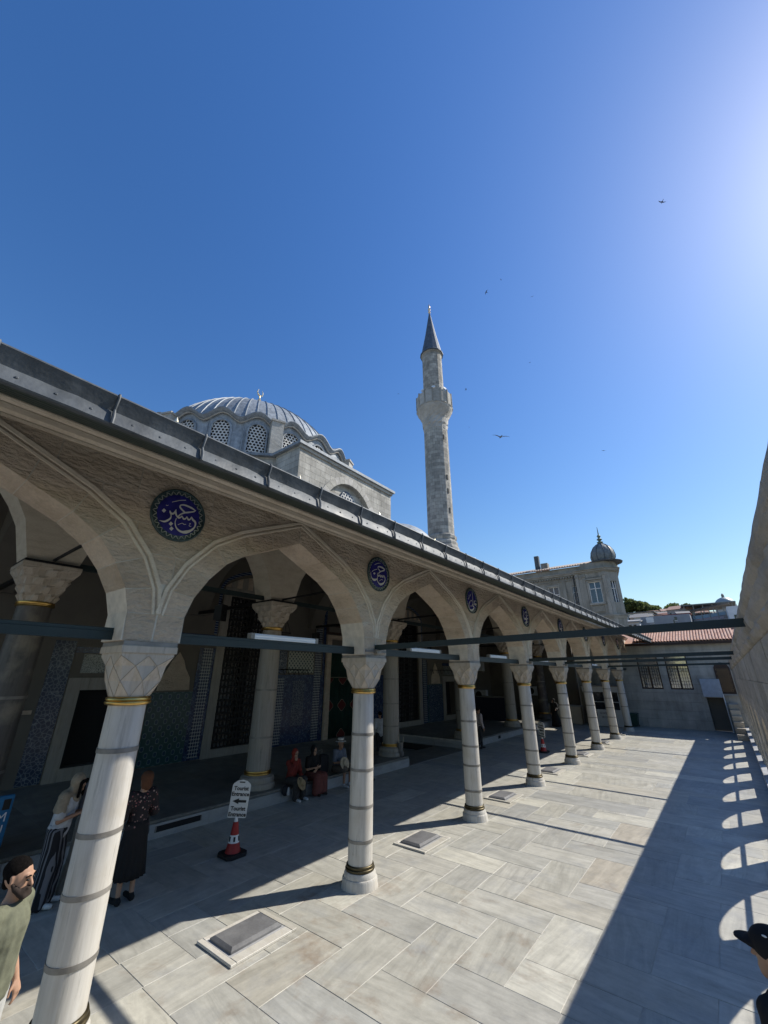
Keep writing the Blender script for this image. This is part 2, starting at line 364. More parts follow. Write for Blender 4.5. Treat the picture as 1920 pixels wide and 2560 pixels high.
ps = tag(MB().box(-9.7,-4.44,13.6,18.27,-1.2,-.006).build('passage_floor', M['grout']), kind='structure')
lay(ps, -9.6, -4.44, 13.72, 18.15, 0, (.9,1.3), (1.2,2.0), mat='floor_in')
# ================================================================ OUTER ARCADE
YC = [2.0835,5.9897,9.9248,13.8826,17.8597,21.8554,25.8605,29.8687]
YB = [-1.85] + YC + [33.9]
INT = [(1.675,3.325),(1.66,3.62),(1.585,3.86),(1.43,4.115),(1.215,4.36),(.93,4.55),(.5,4.74),(0,4.955)]
EXT = [(1.972,3.325),(1.972,3.63),(1.92,3.92),(1.75,4.255),(1.44,4.605),(1.04,4.85),(.55,5.06),(0,5.289)]
HT = .27
ar = thing('arcade_wall', 'long limestone wall of pointed arches carried by the outer marble columns', 'arcade')
core = MB()
pts = []
for s in (-1,1):
    q = [(s*a, z+.012) for a, z in INT] if s < 0 else [(s*a, z+.012) for a, z in INT[::-1]][1:]
    pts += q
poly = [(-1.978,3.34),(-1.69,3.34)] + pts[1:-1] + [(1.69,3.34),(1.978,3.34),(1.978,5.32),(-1.978,5.32)]
n = len(poly)
for i in range(len(pts)-1):      # wall core of one bay, built as vertical strips
    (a,za),(b,zb) = pts[i],pts[i+1]
    core.prism([(a,za),(b,zb),(b,5.32),(a,5.32)], 'x', -HT+.004, HT-.0035)
for s in (-1,1): core.prism([(s*1.66,3.335),(s*1.978,3.335),(s*1.978,5.32),(s*1.66,5.32)], 'x', -HT+.004, HT-.0035)
core_me = core.mesh('wall_core', M['mortar'])
vs_me = []
for s in (-1,1):
    for k in range(7):
        A,B,Cc,D = INT[k],INT[k+1],EXT[k+1],EXT[k]
        q = [Vector((s*p[0],p[1])) for p in (A,B,Cc,D)]; c = sum(q,Vector((0,0)))/4
        q = [p + (c-p).normalized()*.007 for p in q]
        vs_me.append(MB().prism([(p.x,p.y) for p in q],'x',-HT-rng.uniform(0,.004),HT+rng.uniform(0,.005)).mesh('voussoir', M['lime_smooth'] if False else M['lime']))
mold = MB()
full = [(-a,z) for a,z in EXT[1:]] + [(a,z) for a,z in EXT[::-1][1:-1]]
prof = [(-.065,.0),(-.058,.014),(-.034,.016),(-.026,.002),(-.010,.002),(-.002,.020),(.036,.022),(.046,.0)]
R = []
for i,(a,z) in enumerate(full):
    p0, p1 = full[max(i-1,0)], full[min(i+1,len(full)-1)]
    t = Vector((p1[0]-p0[0],p1[1]-p0[1])).normalized(); nn = Vector((-t.y,t.x))
    if i == 7: nn = Vector((0,1.12))
    R.append([(HT+h-.004, a+nn.x*o, z+nn.y*o) for o,h in prof])
mold.rings(R); mold_me = mold.mesh('arch_moulding', M['lime_smooth'])
corn_me = MB().prism([(.20,5.30),(.285,5.30),(.295,5.325),(.29,5.335),(.335,5.36),(.35,5.41),(.345,5.42),(.375,5.435),(.39,5.455),(.39,5.475),(.2,5.475)],'y',-1.978,1.978).mesh('cornice', M['lime_smooth'])
for i in range(len(YB)-1):
    ym, sc = (YB[i]+YB[i+1])/2, (YB[i+1]-YB[i])/3.956
    link('wall_core', core_me, ar, (0,ym,0), scale=(1,sc,1))
    for k, me in enumerate(vs_me): link('voussoir', me, ar, (0,ym,0), scale=(1,sc,1))
    link('arch_moulding', mold_me, ar, (0,ym,0), scale=(1,sc,1))
    link('cornice', corn_me, ar, (0,ym,0), scale=(1,sc,1))
ey = [a for a,z in EXT[::-1]]; ez = [z for a,z in EXT[::-1]]
def ext_z(y): return float(np.interp(1.978-abs(y), ey, ez))
courses = [(3.66,3.97,[0]),(3.97,4.30,[.08]),(4.30,4.63,[-.42,.36]),(4.63,4.96,[-.85,.02,.9]),(4.96,5.305,[-1.3,-.5,.42,1.25])]
sp_me = []
for z0, z1, js in courses:
    e = [-1.978]+js+[1.978]
    for a, b in zip(e, e[1:]):
        ys = [a+.005+(b-a-.010)*k/14 for k in range(15)]
        lo = [max(z0+.005, ext_z(y)+.002) for y in ys]
        keep = [(y,l) for y,l in zip(ys,lo) if l < z1-.012]
        if len(keep) < 2: continue
        # contiguous runs
        runs = [[keep[0]]]
        for p_, q_ in zip(keep, keep[1:]):
            if q_[0]-p_[0] > (b-a)/14*1.5: runs.append([])
            runs[-1].append(q_)
        for r_ in runs:
            if len(r_) < 2: continue
            sp_me.append(MB().prism(r_+[(r_[-1][0],z1-.005),(r_[0][0],z1-.005)],'x',-HT-.001,HT+rng.uniform(0,.005)).mesh('ashlar_block', M['lime']))
for y in [YB[0]] + YC:
    for me in sp_me: link('ashlar_block', me, ar, (0,y,0))
# columns
def ringpts(f, z, n=16): return [(f(2*PI*k/n)*math.cos(2*PI*k/n), f(2*PI*k/n)*math.sin(2*PI*k/n), z) for k in range(n)]
def sqr(h): return lambda a: h/max(abs(math.cos(a)),abs(math.sin(a)))
def lerp(a,b,t): return a+(b-a)*t
def lozenge_capital(h0, r0, h1, s1):
    m = MB(); N = 16; L = []
    for j,t in enumerate((0,.36,.70,.93,1)):
        ring = []
        for k in range(N):
            a = 2*PI*k/N; tt = min(1,t/.93)
            r = lerp(r0, sqr(s1)(a)*(.985), tt**.92)
            if j in (1,2): r += (.015 if (k+j)%2 else -.022)
            ring.append((r*math.cos(a), r*math.sin(a), lerp(h0,h1,t)))
        L.append(ring)
    vs = [p for r in L for p in r]; fs = []
    for j in range(4):
        for k in range(N):
            a,b,c,d = j*N+k, j*N+(k+1)%N, (j+1)*N+(k+1)%N, (j+1)*N+k
            fs += ([(a,b,c),(a,c,d)] if (k+j)%2 else [(a,b,d),(b,c,d)]) if j < 3 else [(a,b,c,d)]
    fs += [tuple(range(N))[::-1], tuple(range(4*N,5*N))]
    m.add(vs, fs); return m
def lozenge_lines(h0, r0, h1, s1):
    m = MB(); N = 16; L = []
    for j,t in enumerate((0,.36,.70,.93)):
        ring = []
        for k in range(N):
            a = 2*PI*k/N; r = lerp(r0, sqr(s1)(a)*.985, min(1,t/.93)**.92)
            if j in (1,2): r += (.015 if (k+j)%2 else -.022)
            ring.append((r*math.cos(a), r*math.sin(a), lerp(h0,h1,t)))
        L.append(ring)
    for j in range(3):
        for k in range(N):
            for d in (-1,1):
                if (k+j)%2 == 1:
                    p, q = L[j][k], L[j+1][(k+d)%N]; m.tube([(p[0]*1.004,p[1]*1.004,p[2]),(q[0]*1.004,q[1]*1.004,q[2])], .0034, 4, cap=False)
    return m
M['groove_shade'] = plain('groove_shade_tone', (.34,.285,.22), .9, var=.2)  # darker tone on raised tubes stands for the shade in incised lines
CARVEME = lozenge_lines(2.775,.195,3.215,.278).mesh('carving_shade_lines', M['groove_shade'], recalc=False)
CAPME = lozenge_capital(2.775,.195,3.215,.278).mesh('capital', M['cap'])
ABAME = MB().slab(-.292,.292,-.292,.292,3.213,3.287,.008).mesh('abacus', M['cap'])
BANDME = MB().box(-.284,.284,-.284,.284,3.287,3.328).mesh('iron_band', M['strap'])
SHAFTME = auto(MB().lathe([(.193,.25),(.1935,.9),(.190,1.7),(.180,2.70)],40).mesh('shaft', M['column']))
RINGME = auto(MB().lathe([(.182,2.695),(.21,2.70),(.222,2.715),(.222,2.73),(.205,2.74),(.218,2.75),(.215,2.77),(.196,2.78),(.182,2.78)],40).mesh('gilded_ring', M['gold']), 60)
BASEME = auto(MB().lathe([(.29,-.02),(.29,.0),(.278,.03),(.275,.10),(.262,.125),(.250,.13),(.248,.165),(.23,.20),(.205,.205),(.2,.22)],24).mesh('base', M['column']))
M['brass'] = plain('tarnished_brass', (.085,.07,.04), .45, .8, .4, 7)
BRME = auto(MB().lathe([(.19,.20),(.222,.205),(.232,.225),(.225,.24),(.212,.245),(.218,.262),(.212,.28),(.19,.285)],40).mesh('base_ring', M['brass']), 60)
def strap_me(tilt):
    m = MB(); N = 40; R = []
    for r,dz in ((.190,-.021),(.1985,-.021),(.1985,.021),(.190,.021)): R.append([(r*math.cos(2*PI*k/N), r*math.sin(2*PI*k/N), dz+tilt*math.cos(2*PI*k/N+.6)) for k in range(N)])
    m.rings(R+[R[0]], cap=False); return auto(m.mesh('strap', M['strap']))
STR = [strap_me(t) for t in (.0,.006,-.005)]
straps = {0:[2.28,1.586,1.126,.654],1:[2.063,1.547,1.036,.581],2:[1.976,1.45,1.062,.56],3:[2.127,1.448,.9,.534],4:[2.35,1.95,1.5,1.0,.55],5:[2.3,1.75,1.25,.75],6:[2.35,1.9,1.45,1.0,.6],7:[2.0,1.3]}
clab = ['white marble arcade column nearest the camera, its foot cut off by the bottom edge','second outer arcade column from the camera, beside the first raised floor slab','third outer arcade column, leaning shadow line ends at its round base','fourth outer arcade column, with the far traffic cone to its right','fifth outer arcade column, just right of the far traffic cone','sixth outer arcade column, left of the lettering on the security booth','seventh outer arcade column, standing in front of the security booth','last and smallest outer arcade column, fully shaded beside the green bin']
for i,y in enumerate(YC):
    t = thing('arcade_column', clab[i], 'column', (0,y,0), 0, 'outer arcade columns')
    for nm, me in (('base',BASEME),('base_ring',BRME),('shaft',SHAFTME),('gilded_ring',RINGME),('capital',CAPME),('carving_shade_lines',CARVEME),('abacus',ABAME),('iron_band',BANDME)):
        link(nm, me, t, rz=(i*1.1 if nm in ('shaft','base') else 0))
    for j,z in enumerate(straps[i]):
        f = lerp(1.012,.955,min(1,max(0,(z-.5)/2.2)))
        link('strap', STR[j%3], t, (0,0,z), rz=i+j*2.1, scale=(f,f,1))
# medallions
CAL = [[[[-0.1175,0.137,0.0076],[-0.0755,0.163,0.0076],[-0.0265,0.191,0.0076],[0.0435,0.217,0.0094]],[[0.1855,0.121,0.0089],[0.1335,0.139,0.0243],[0.0565,0.149,0.0225],[0.0065,0.141,0.0169],[-0.0125,0.121,0.0152],[-0.0065,0.099,0.0222],[0.0265,0.075,0.02],[0.0595,0.056,0.0216]],[[0.1915,0.128,0.0089],[0.1655,0.1,0.0169],[0.0995,0.069,0.0206],[0.0565,0.049,0.0188],[0.0165,0.018,0.0169],[-0.0055,-0.011,0.0152],[-0.0185,-0.036,0.0155]],[[-0.1215,0.022,0.0107],[-0.1025,-0.007,0.0258],[-0.0745,-0.002,0.0224],[-0.0585,0.028,0.0184],[-0.0515,0.064,0.0025]],[[-0.0515,0.064,0.0034],[-0.0495,0.017,0.0246],[-0.0255,-0.022,0.0169],[-0.0005,-0.033,0.025],[0.0255,-0.016,0.0152],[0.0335,0.001,0.0076],[0.0605,-0.032,0.0215],[0.0875,-0.014,0.0152],[0.0945,0.01,0.0076],[0.1195,-0.024,0.0215],[0.1425,-0.007,0.0152],[0.1515,0.023,0.0076],[0.1735,-0.007,0.0275],[0.2065,-0.027,0.0262],[0.2185,-0.058,0.0194],[0.2105,-0.104,0.0185],[0.1745,-0.153,0.0271],[0.1205,-0.188,0.0407],[0.0685,-0.2,0.0263],[0.0175,-0.185,0.0212],[-0.0155,-0.152,0.0136],[-0.0325,-0.103,0.0098],[-0.0275,-0.049,0.008]],[[-0.1025,-0.015,0.0102],[-0.0935,-0.045,0.0098],[-0.0995,-0.075,0.018],[-0.1275,-0.11,0.0237],[-0.1615,-0.132,0.0195],[-0.2165,-0.133,0.0024]],[[-0.1795,0.08,0.0065],[-0.1685,0.071,0.0051],[-0.1535,0.085,0.006]],[[0.0055,-0.125,0.0063],[0.0515,-0.091,0.007],[0.0765,-0.099,0.007],[0.1025,-0.092,0.0059]],[[0.1405,-0.071,0.0051],[0.1555,-0.064,0.0054],[0.1415,-0.1,0.0051],[0.1695,-0.101,0.0074]],["d",[[-0.1925,0.029],[-0.1635,0.011],[-0.1815,-0.022],[-0.2105,-0.004]]],["d",[[-0.0815,-0.109],[-0.0525,-0.127],[-0.0715,-0.16],[-0.1005,-0.142]]],["d",[[-0.0635,-0.167],[-0.0345,-0.186],[-0.0535,-0.218],[-0.0825,-0.199]]]],[[[-0.1427,0.155,0.0093],[-0.0547,0.201,0.011],[0.0423,0.226,0.0071]],[[-0.2167,0.007,0.013],[-0.1517,0.051,0.011],[-0.0617,0.083,0.0119]],[[0.1763,0.13,0.0155],[0.0943,0.147,0.0361],[0.0203,0.149,0.0256],[-0.0287,0.137,0.0258],[-0.0387,0.109,0.0142],[-0.0017,0.081,0.02],[0.0383,0.056,0.027]],[[0.1823,0.131,0.0206],[0.1473,0.099,0.03],[0.0723,0.069,0.0225],[0.0153,0.04,0.0208],[-0.0237,0.002,0.0166]],[[-0.0517,0.017,0.007],[-0.0397,-0.024,0.0212],[-0.0117,-0.044,0.0289],[0.0273,-0.011,0.012],[0.0503,-0.05,0.028],[0.0903,-0.007,0.011],[0.1133,-0.046,0.028],[0.1423,-0.001,0.0096],[0.1773,-0.038,0.0224],[0.1883,-0.08,0.0186],[0.1543,-0.14,0.022],[0.0973,-0.18,0.04],[0.0353,-0.196,0.0434],[-0.0207,-0.177,0.0237],[-0.0547,-0.13,0.0144],[-0.0557,-0.08,0.013],[-0.0487,-0.025,0.015]],[[-0.0507,-0.079,0.012],[-0.0557,-0.098,0.0186],[-0.0827,-0.121,0.0291],[-0.1487,-0.141,0.0465],[-0.2027,-0.131,0.03],[-0.2417,-0.089,0.016],[-0.2537,-0.032,0.0134],[-0.2467,-0.002,0.008]],[[0.0063,-0.137,0.0093],[0.0683,-0.097,0.009],[0.1133,-0.104,0.0093]],["d",[[-0.1457,0.007],[-0.1117,-0.009],[-0.1447,-0.037],[-0.1787,-0.021]]]],[[[0.0482,0.239,0.0202],[0.0472,0.048,0.0243],[0.0432,-0.098,0.0243]],[[0.2222,0.021,0.0127],[0.1422,0.002,0.0243],[0.1272,-0.051,0.0283],[0.2382,-0.073,0.0338],[0.1732,-0.096,0.0243],[0.0872,-0.08,0.0169]],[[0.0512,-0.085,0.0283],[0.0062,-0.127,0.0364],[0.0912,-0.165,0.0364],[0.0202,-0.233,0.0402],[-0.1178,-0.267,0.0483],[-0.2008,-0.224,0.0308],[-0.1908,-0.116,0.0231],[-0.1178,-0.035,0.0154]],[[-0.1498,0.136,0.0173],[-0.1688,0.055,0.0182],[-0.2158,0.006,0.0182]],[[-0.0588,0.162,0.0191],[-0.0958,0.101,0.0182]],["d",[[-0.0448,0.01],[-0.0088,-0.002],[-0.0498,-0.024],[-0.0848,-0.012]]],["d",[[-0.0738,-0.135],[-0.0438,-0.145],[-0.0788,-0.164],[-0.1088,-0.153]]]],[[[-0.1336,0.183,0.0254],[-0.1966,-0.022,0.0417],[-0.1116,-0.096,0.0551],[0.0254,-0.037,0.0488],[0.1404,0.122,0.0391],[0.0294,0.156,0.0316],[-0.0606,0.084,0.0307],[-0.0166,0.028,0.0251]],[[0.2044,-0.029,0.0253],[-0.0026,-0.115,0.0551],[0.0904,-0.16,0.0553],[-0.1006,-0.208,0.049],[-0.0056,-0.244,0.0245]],["d",[[0.2194,0.071],[0.2674,0.058],[0.2044,0.033],[0.1564,0.046]]],["d",[[0.1384,0.213],[0.1744,0.203],[0.1274,0.184],[0.0914,0.193]]]]]
medlab = ['large round blue calligraphy medallion above the nearest arcade column','round blue calligraphy medallion above the second column, with two curved bowls','third blue calligraphy medallion, with one tall upright stroke','fourth blue medallion along the arcade, seen as a narrow oval','fifth blue medallion along the arcade wall','sixth blue medallion, partly behind the high tie beam','seventh blue medallion, small, near the end of the arcade','last tiny blue medallion beside the end wall']
def stroke(m, pts, x0=.0, x1=.004):
    n = len(pts); L = []; Rr = []
    P = [Vector((p[0],p[1])) for p in pts]
    # resample with Catmull-Rom
    Q = []; Wd = []
    for i in range(n-1):
        p0,p1,p2,p3 = P[max(i-1,0)],P[i],P[i+1],P[min(i+2,n-1)]
        for k in range(4):
            u = k/4; Q.append(.5*((2*p1)+(p2-p0)*u+(2*p0-5*p1+4*p2-p3)*u*u+(3*p1-p0-3*p2+p3)*u**3)); Wd.append(lerp(pts[i][2],pts[i+1][2],u))
    Q.append(P[-1]); Wd.append(pts[-1][2])
    for i,q in enumerate(Q):
        t = (Q[min(i+1,len(Q)-1)]-Q[max(i-1,0)]); t = t.normalized() if t.length > 1e-9 else Vector((1,0)); nn = Vector((-t.y,t.x))*Wd[i]/2
        L.append(q+nn); Rr.append(q-nn)
    for i in range(len(Q)-1):
        m.add([(x1,*L[i]),(x1,*L[i+1]),(x1,*Rr[i+1]),(x1,*Rr[i])], [(0,1,2,3)])
def quarter(r0,a0,a1,off):
    m = MB(); n = 10; arc = [(r0*math.cos(a0+(a1-a0)*k/n), r0*math.sin(a0+(a1-a0)*k/n)) for k in range(n+1)]
    c = ((math.cos((a0+a1)/2))*off, (math.sin((a0+a1)/2))*off)
    return m.prism([c]+[(u*.985+c[0]*.6, v*.985+c[1]*.6) for u,v in arc],'x',0,.022)
M['medpale'] = plain('medallion_rim_tile', (.40,.42,.38), .3, var=.25, sc=14)
M['meddark'] = plain('medallion_border_dark', (.05,.08,.085), .25, var=.3)
for i,y in enumerate(YC):
    zc = 4.83 if i < 2 else 4.85
    t = thing('wall_medallion', medlab[i], 'medallion', (HT+.004, y+(.0,.05,.08,.1,.1,.1,.1,.1)[i], zc), 0, 'calligraphy medallions over the columns')
    rim = MB(); N = 48
    rim.rings([[(xx, r*math.cos(2*PI*k/N), r*math.sin(2*PI*k/N)) for k in range(N)] for r,xx in ((.335,-.01),(.335,.028),(.318,.034),(.312,.012),(.25,.012),(.25,-.01))], cap=False)
    rim.build('rim', M['meddark'], t)
    vin = MB(); nw = 26
    for k in range(nw):                                             # scrolling vine of the border
        a = 2*PI*k/nw; L = []
        for j in range(7):
            b = a + 2*PI/nw*j/6; L.append((( .284+.02*math.sin(2*PI*j/6))*math.cos(b), (.284+.02*math.sin(2*PI*j/6))*math.sin(b), .009))
        stroke(vin, L, x1=.0145)
        b = a+PI/nw*.5; rr = .302
        vin.add([(.0145,rr*math.cos(b)+.009*math.cos(g_),rr*math.sin(b)+.009*math.sin(g_)) for g_ in [PI/3*q for q in range(6)]],[(0,1,2,3,4,5)])
    vin.build('border_vine', M['medpale'], t, recalc=False)
    th = (.12,.02,.0,.1)[i%4]
    for q in range(4): quarter(.262, th+q*PI/2, th+(q+1)*PI/2, .0022).build('tile', M['medblue'], t)
    for q, s in enumerate(CAL[min(i,3)]):
        le = MB()
        if s[0] == 'd': le.prism([tuple(p) for p in s[1]],'x',.0225,.0275)
        else: stroke(le, s, x1=.027+.0003*q)
        le.build('letter_stroke', M['letter'], t, recalc=False)
# ---------------------------------------------------------------- eave and lead roof
rf = thing('lean_to_roof', 'lead covered lean-to roof with deep green soffit over the arcade', 'roof')
def ex(y): return 1.77+.003*(y-5)
def ezz(y): return 5.13+.005*(y-5)
LS = .752; N0 = -4; yl = [.035+LS*k for k in range(N0,44)]
def sheet(seed):
    r = random.Random(seed); m = MB(); nn = 7; R = []
    for k in range(nn):
        y = LS*k/(nn-1); w = .004*r.uniform(-1,1); w2 = .007*math.sin(k*1.05*PI)*r.uniform(.5,1) if 0 < k < nn-1 else 0
        R.append([(.0,y,.012),(.035,y,.008),(.042,y,-.008),(.03,y,-.022),(-.015+w,y,-.125+w2),(-.012+w,y,-.128+w2),(.022+w,y,-.25),(.012+w,y,-.262),(-.05,y,-.25),(-.08,y,.0)])
    m.rings([[(p[0],p[1],p[2]) for p in q] for q in R])
    for k in range(3): m.lathe([(.011,0),(.011,.004),(.006,.008)],8,(0,0,0)); 
    # nail heads on the lower flap
    base = len(m.v)-3*24
    for k in range(3):
        yy = LS*(.2+.3*k)
        for j in range(24):
            x,y,z = m.v[base+k*24+j]; m.v[base+k*24+j] = (.004+z*.97+.02*(-.0), yy+y, -.19+x)
    return auto(m.mesh('lead_sheet', M['lead']), 30)
SHEETS = [sheet(k) for k in range(5)]
seam_me = auto(MB().tube([(-.02,0,.02),(.03,0,.012),(.036,0,-.02),(.004,0,-.12),(.028,0,-.2),(.03,0,-.262)],[.009,.011,.012,.011,.015,.012],8).mesh('seam_roll', M['lead']))
tilt = (math.atan(.003), math.atan(.005))
for k,y in enumerate(yl):
    if y+LS > 33.2: break
    o = link('lead_sheet', SHEETS[k%5], rf, (ex(y),y,ezz(y))); o.rotation_euler = (math.atan(.005),0,-math.atan(.003))
    link('seam_roll', seam_me, rf, (ex(y)+.006,y,ezz(y)))
sof = [(1.72,4.90),(.37,5.505)]
for k in range(6):
    a, b = k/6+.002, (k+1)/6-.004
    p = [(lerp(sof[0][0],sof[1][0],q), lerp(sof[0][1],sof[1][1],q)) for q in (a,b)]
    m = MB().add([(p[0][0]-.01,-3,p[0][1]-.04),(p[1][0],-3,p[1][1]-.04),(p[1][0]+.05,33,p[1][1]+.06),(p[0][0]+.06,33,p[0][1]+.10),
                  (p[0][0]-.01,-3,p[0][1]-.02),(p[1][0],-3,p[1][1]-.02),(p[1][0]+.05,33,p[1][1]+.08),(p[0][0]+.06,33,p[0][1]+.12)],[(0,1,2,3),(4,5,6,7),(0,1,5,4),(1,2,6,5),(2,3,7,6),(3,0,4,7)])
    m.build('soffit_plank', M['green'], rf)
MB().add([(1.76,-3,5.10),(1.84,33.1,5.27),(-5.1,33.1,8.3),(-5.1,-3,8.1),(1.74,-3,4.99),(1.82,33.1,5.15),(-5.1,33.1,8.1),(-5.1,-3,7.9)],[(0,1,2,3),(4,5,6,7),(0,1,5,4),(1,2,6,5),(2,3,7,6),(3,0,4,7)]).build('roof_deck', M['lead'], rf)
MB().prism([(1.7,4.93),(1.7,5.05),(-.3,5.95),(-.3,5.53),(.405,5.53)],'y',-3.05,-3).build('gable_board', M['green'], rf)
# ---------------------------------------------------------------- tie beams and lamps on them
for i in range(len(YB)-1):
    y0, y1 = YB[i]+.2, YB[i+1]-.2
    if i == len(YB)-2: y1 = 32.9
    z = 3.345
    if i == 0: y0 = -1.4
    nms = ['tie beam at the left edge, ending at the nearest capital','tie beam under the first whole arch, carrying a long white lamp','tie beam in the second whole arch, between second and third columns','tie beam in the third whole arch, between third and fourth columns','tie beam between the fourth and fifth columns','tie beam between the fifth and sixth columns','tie beam between the sixth and seventh columns','tie beam between the seventh and eighth columns','tie beam from the last column to the end wall']
    t = thing('tie_beam', 'green iron '+nms[i], 'beam', (0,(y0+y1)/2,z), 0, 'tie beams along the arcade'); h = (y1-y0)/2
    MB().slab(-.035,.035,-h,h,-.0,.09,.004).build('lower_bar', M['iron'], t)
    MB().slab(-.028,.028,-h+.02,h-.05,.0905,.125,.004).build('upper_bar', M['iron'], t)
    if 0 < i < 8:
        lab = {1:'longest white tube lamp on the beam in the first whole arch',2:'white tube lamp on the beam between second and third columns',3:'white tube lamp on the beam between third and fourth columns',4:'white tube lamp between the fourth and fifth columns',5:'white tube lamp between the fifth and sixth columns',6:'small white tube lamp between the sixth and seventh columns',7:'tiny white tube lamp between the last two columns'}[i]
        l = thing('tube_lamp', lab, 'lamp', (0,(y0+y1)/2+.1,z+.126), 0, 'white tube lamps on the beams')
        MB().slab(-.045,.045,-.62,.62,0,.02,.004).build('tray', M['white'], l)
        auto(MB().prism([(-.04,.02),(.04,.02),(.045,.05),(.03,.075),(-.03,.075),(-.045,.05)],'y',-.6,.6).build('diffuser', M['tube'], l))
        for s in (-1,1): MB().slab(-.047,.047,-.03,.03,.0,.08,.004).build('end_cap', M['strap'], l, loc=(0,s*.61,0))
for i,nm in ((1,'high green iron tie beam crossing the courtyard in front, from second column'),(3,'green iron tie beam crossing the courtyard from the fourth column, upper of the far pair'),(4,'green iron tie beam crossing the courtyard from the fifth column, lower of the far pair'),(6,'thin far tie beam crossing before the end wall windows')):
    y = YC[i]; z0, z1 = 3.46, 3.545; m = MB(); w = .028
    m.add([(.2,y-w,z0-.045),(5.6,y-w,z1-.045),(5.6,y+w,z1-.045),(.2,y+w,z0-.045),(.2,y-w,z0+.045),(5.6,y-w,z1+.045),(5.6,y+w,z1+.045),(.2,y+w,z0+.045)],[(3,2,1,0),(4,5,6,7),(0,1,5,4),(1,2,6,5),(2,3,7,6),(3,0,4,7)])
    o = thing('cross_beam', nm, 'beam', (0,0,0), 0, 'tie beams crossing the courtyard'); m.build('bar', M['iron'], o)
    MB().slab(.24,.36,y-.06,y+.06,3.36,3.43,.01).build('bracket', M['strap'], o)
    MB().box(-.289,.289,y-.289,y+.289,3.375,3.415).build('clamp_band', M['strap'], o)
# ================================================================ RIGHT WALL (pierced by arched windows)
rw = thing('courtyard_wall', 'tall eroded stone wall along the right edge with overhanging moulded top', 'wall')
PW, OW = 2.48, 1.68
XI, XO = 5.5, 5.78
def arch_r(y):
    d = abs(y-OW/2)/(OW/2); return 1.6+.74*(1-d**2.1)**.62 if d < 1 else 1.6
pm = MB(); S = 16
for k in range(S):
    a, b = OW*k/S, OW*(k+1)/S
    pm.prism([(a,arch_r(a)),(b,arch_r(b)),(b,2.55),(a,2.55)],'x',XI,XO)
arch_me = pm.mesh('arch_panel', M['wall'])
blk = [MB().prism([(OW+.003,.485+.413*k),(PW-.003,.485+.413*k),(PW-.003,.485+.413*(k+1)-.005),(OW+.003,.485+.413*(k+1)-.005)],'x',XI-rng.uniform(0,.012),XO).mesh('wall_block', M['wall']) for k in range(5)]
def upper(a,b,z0,z1): return MB().prism([(a+.003,z0),(b-.003,z0),(b-.003,z1-.005),(a+.003,z1-.005)],'x',XI-rng.uniform(0,.012),XO).mesh('wall_block', M['wall'])
blk += [upper(0,1.3,2.55,2.93),upper(1.3,2.48,2.55,2.93),upper(-.5,.7,2.93,3.31),upper(.7,1.98,2.93,3.31)]
cp = [(5.52,3.31),(5.485,3.34),(5.465,3.40),(5.49,3.44),(5.47,3.48),(5.455,3.55),(5.47,3.58),(5.445,3.62),(5.442,3.68),(5.475,3.745),(5.6,3.80),(5.80,3.85),(5.82,3.83),(5.82,3.31)]
cms = []
for q in range(4):
    r = random.Random(40+q); m = MB(); R = []
    for k in range(9):
        f = 1 if 0 < k < 8 else .3
        R.append([(x+(r.gauss(0,.007 if j < 6 else .0015)*f if j < 11 else 0), 1.24*k/8*.996, z+(r.gauss(0,.005 if j < 6 else .0015)*f if 0 < j < 11 else 0)) for j,(x,z) in enumerate(cp)])
    m.rings(R); cms.append(auto(m.mesh('coping_stone', M['wall']), 50))
trans = MB().box(5.62,5.67,-.02,OW+.02,1.575,1.625).mesh('transom_bar', M['wall'])
sill = MB().slab(5.36,5.80,-.397,PW-.4-.004,.36,.482,.012).mesh('sill_stone', M['step'])
foot = MB().box(5.385,5.79,-.397,PW-.402,-.3,.358).mesh('plinth_stone', M['wall'])
for k in range(-6,8):
    y = 14.35+PW*k
    if y > 31: break
    link('arch_panel', arch_me, rw, (0,y,0)); link('transom_bar', trans, rw, (0,y,0)); link('sill_stone', sill, rw, (0,y,0)); link('plinth_stone', foot, rw, (0,y,0))
    for me in blk: link('wall_block', me, rw, (0,y,0))
    for j in (0,1): link('coping_stone', cms[(2*k+j)%4], rw, (0,y+1.24*j,0))
MB().box(5.5,5.8,-4,14.35-PW*6,-.3,3.8).build('wall_end', M['wall'], rw)
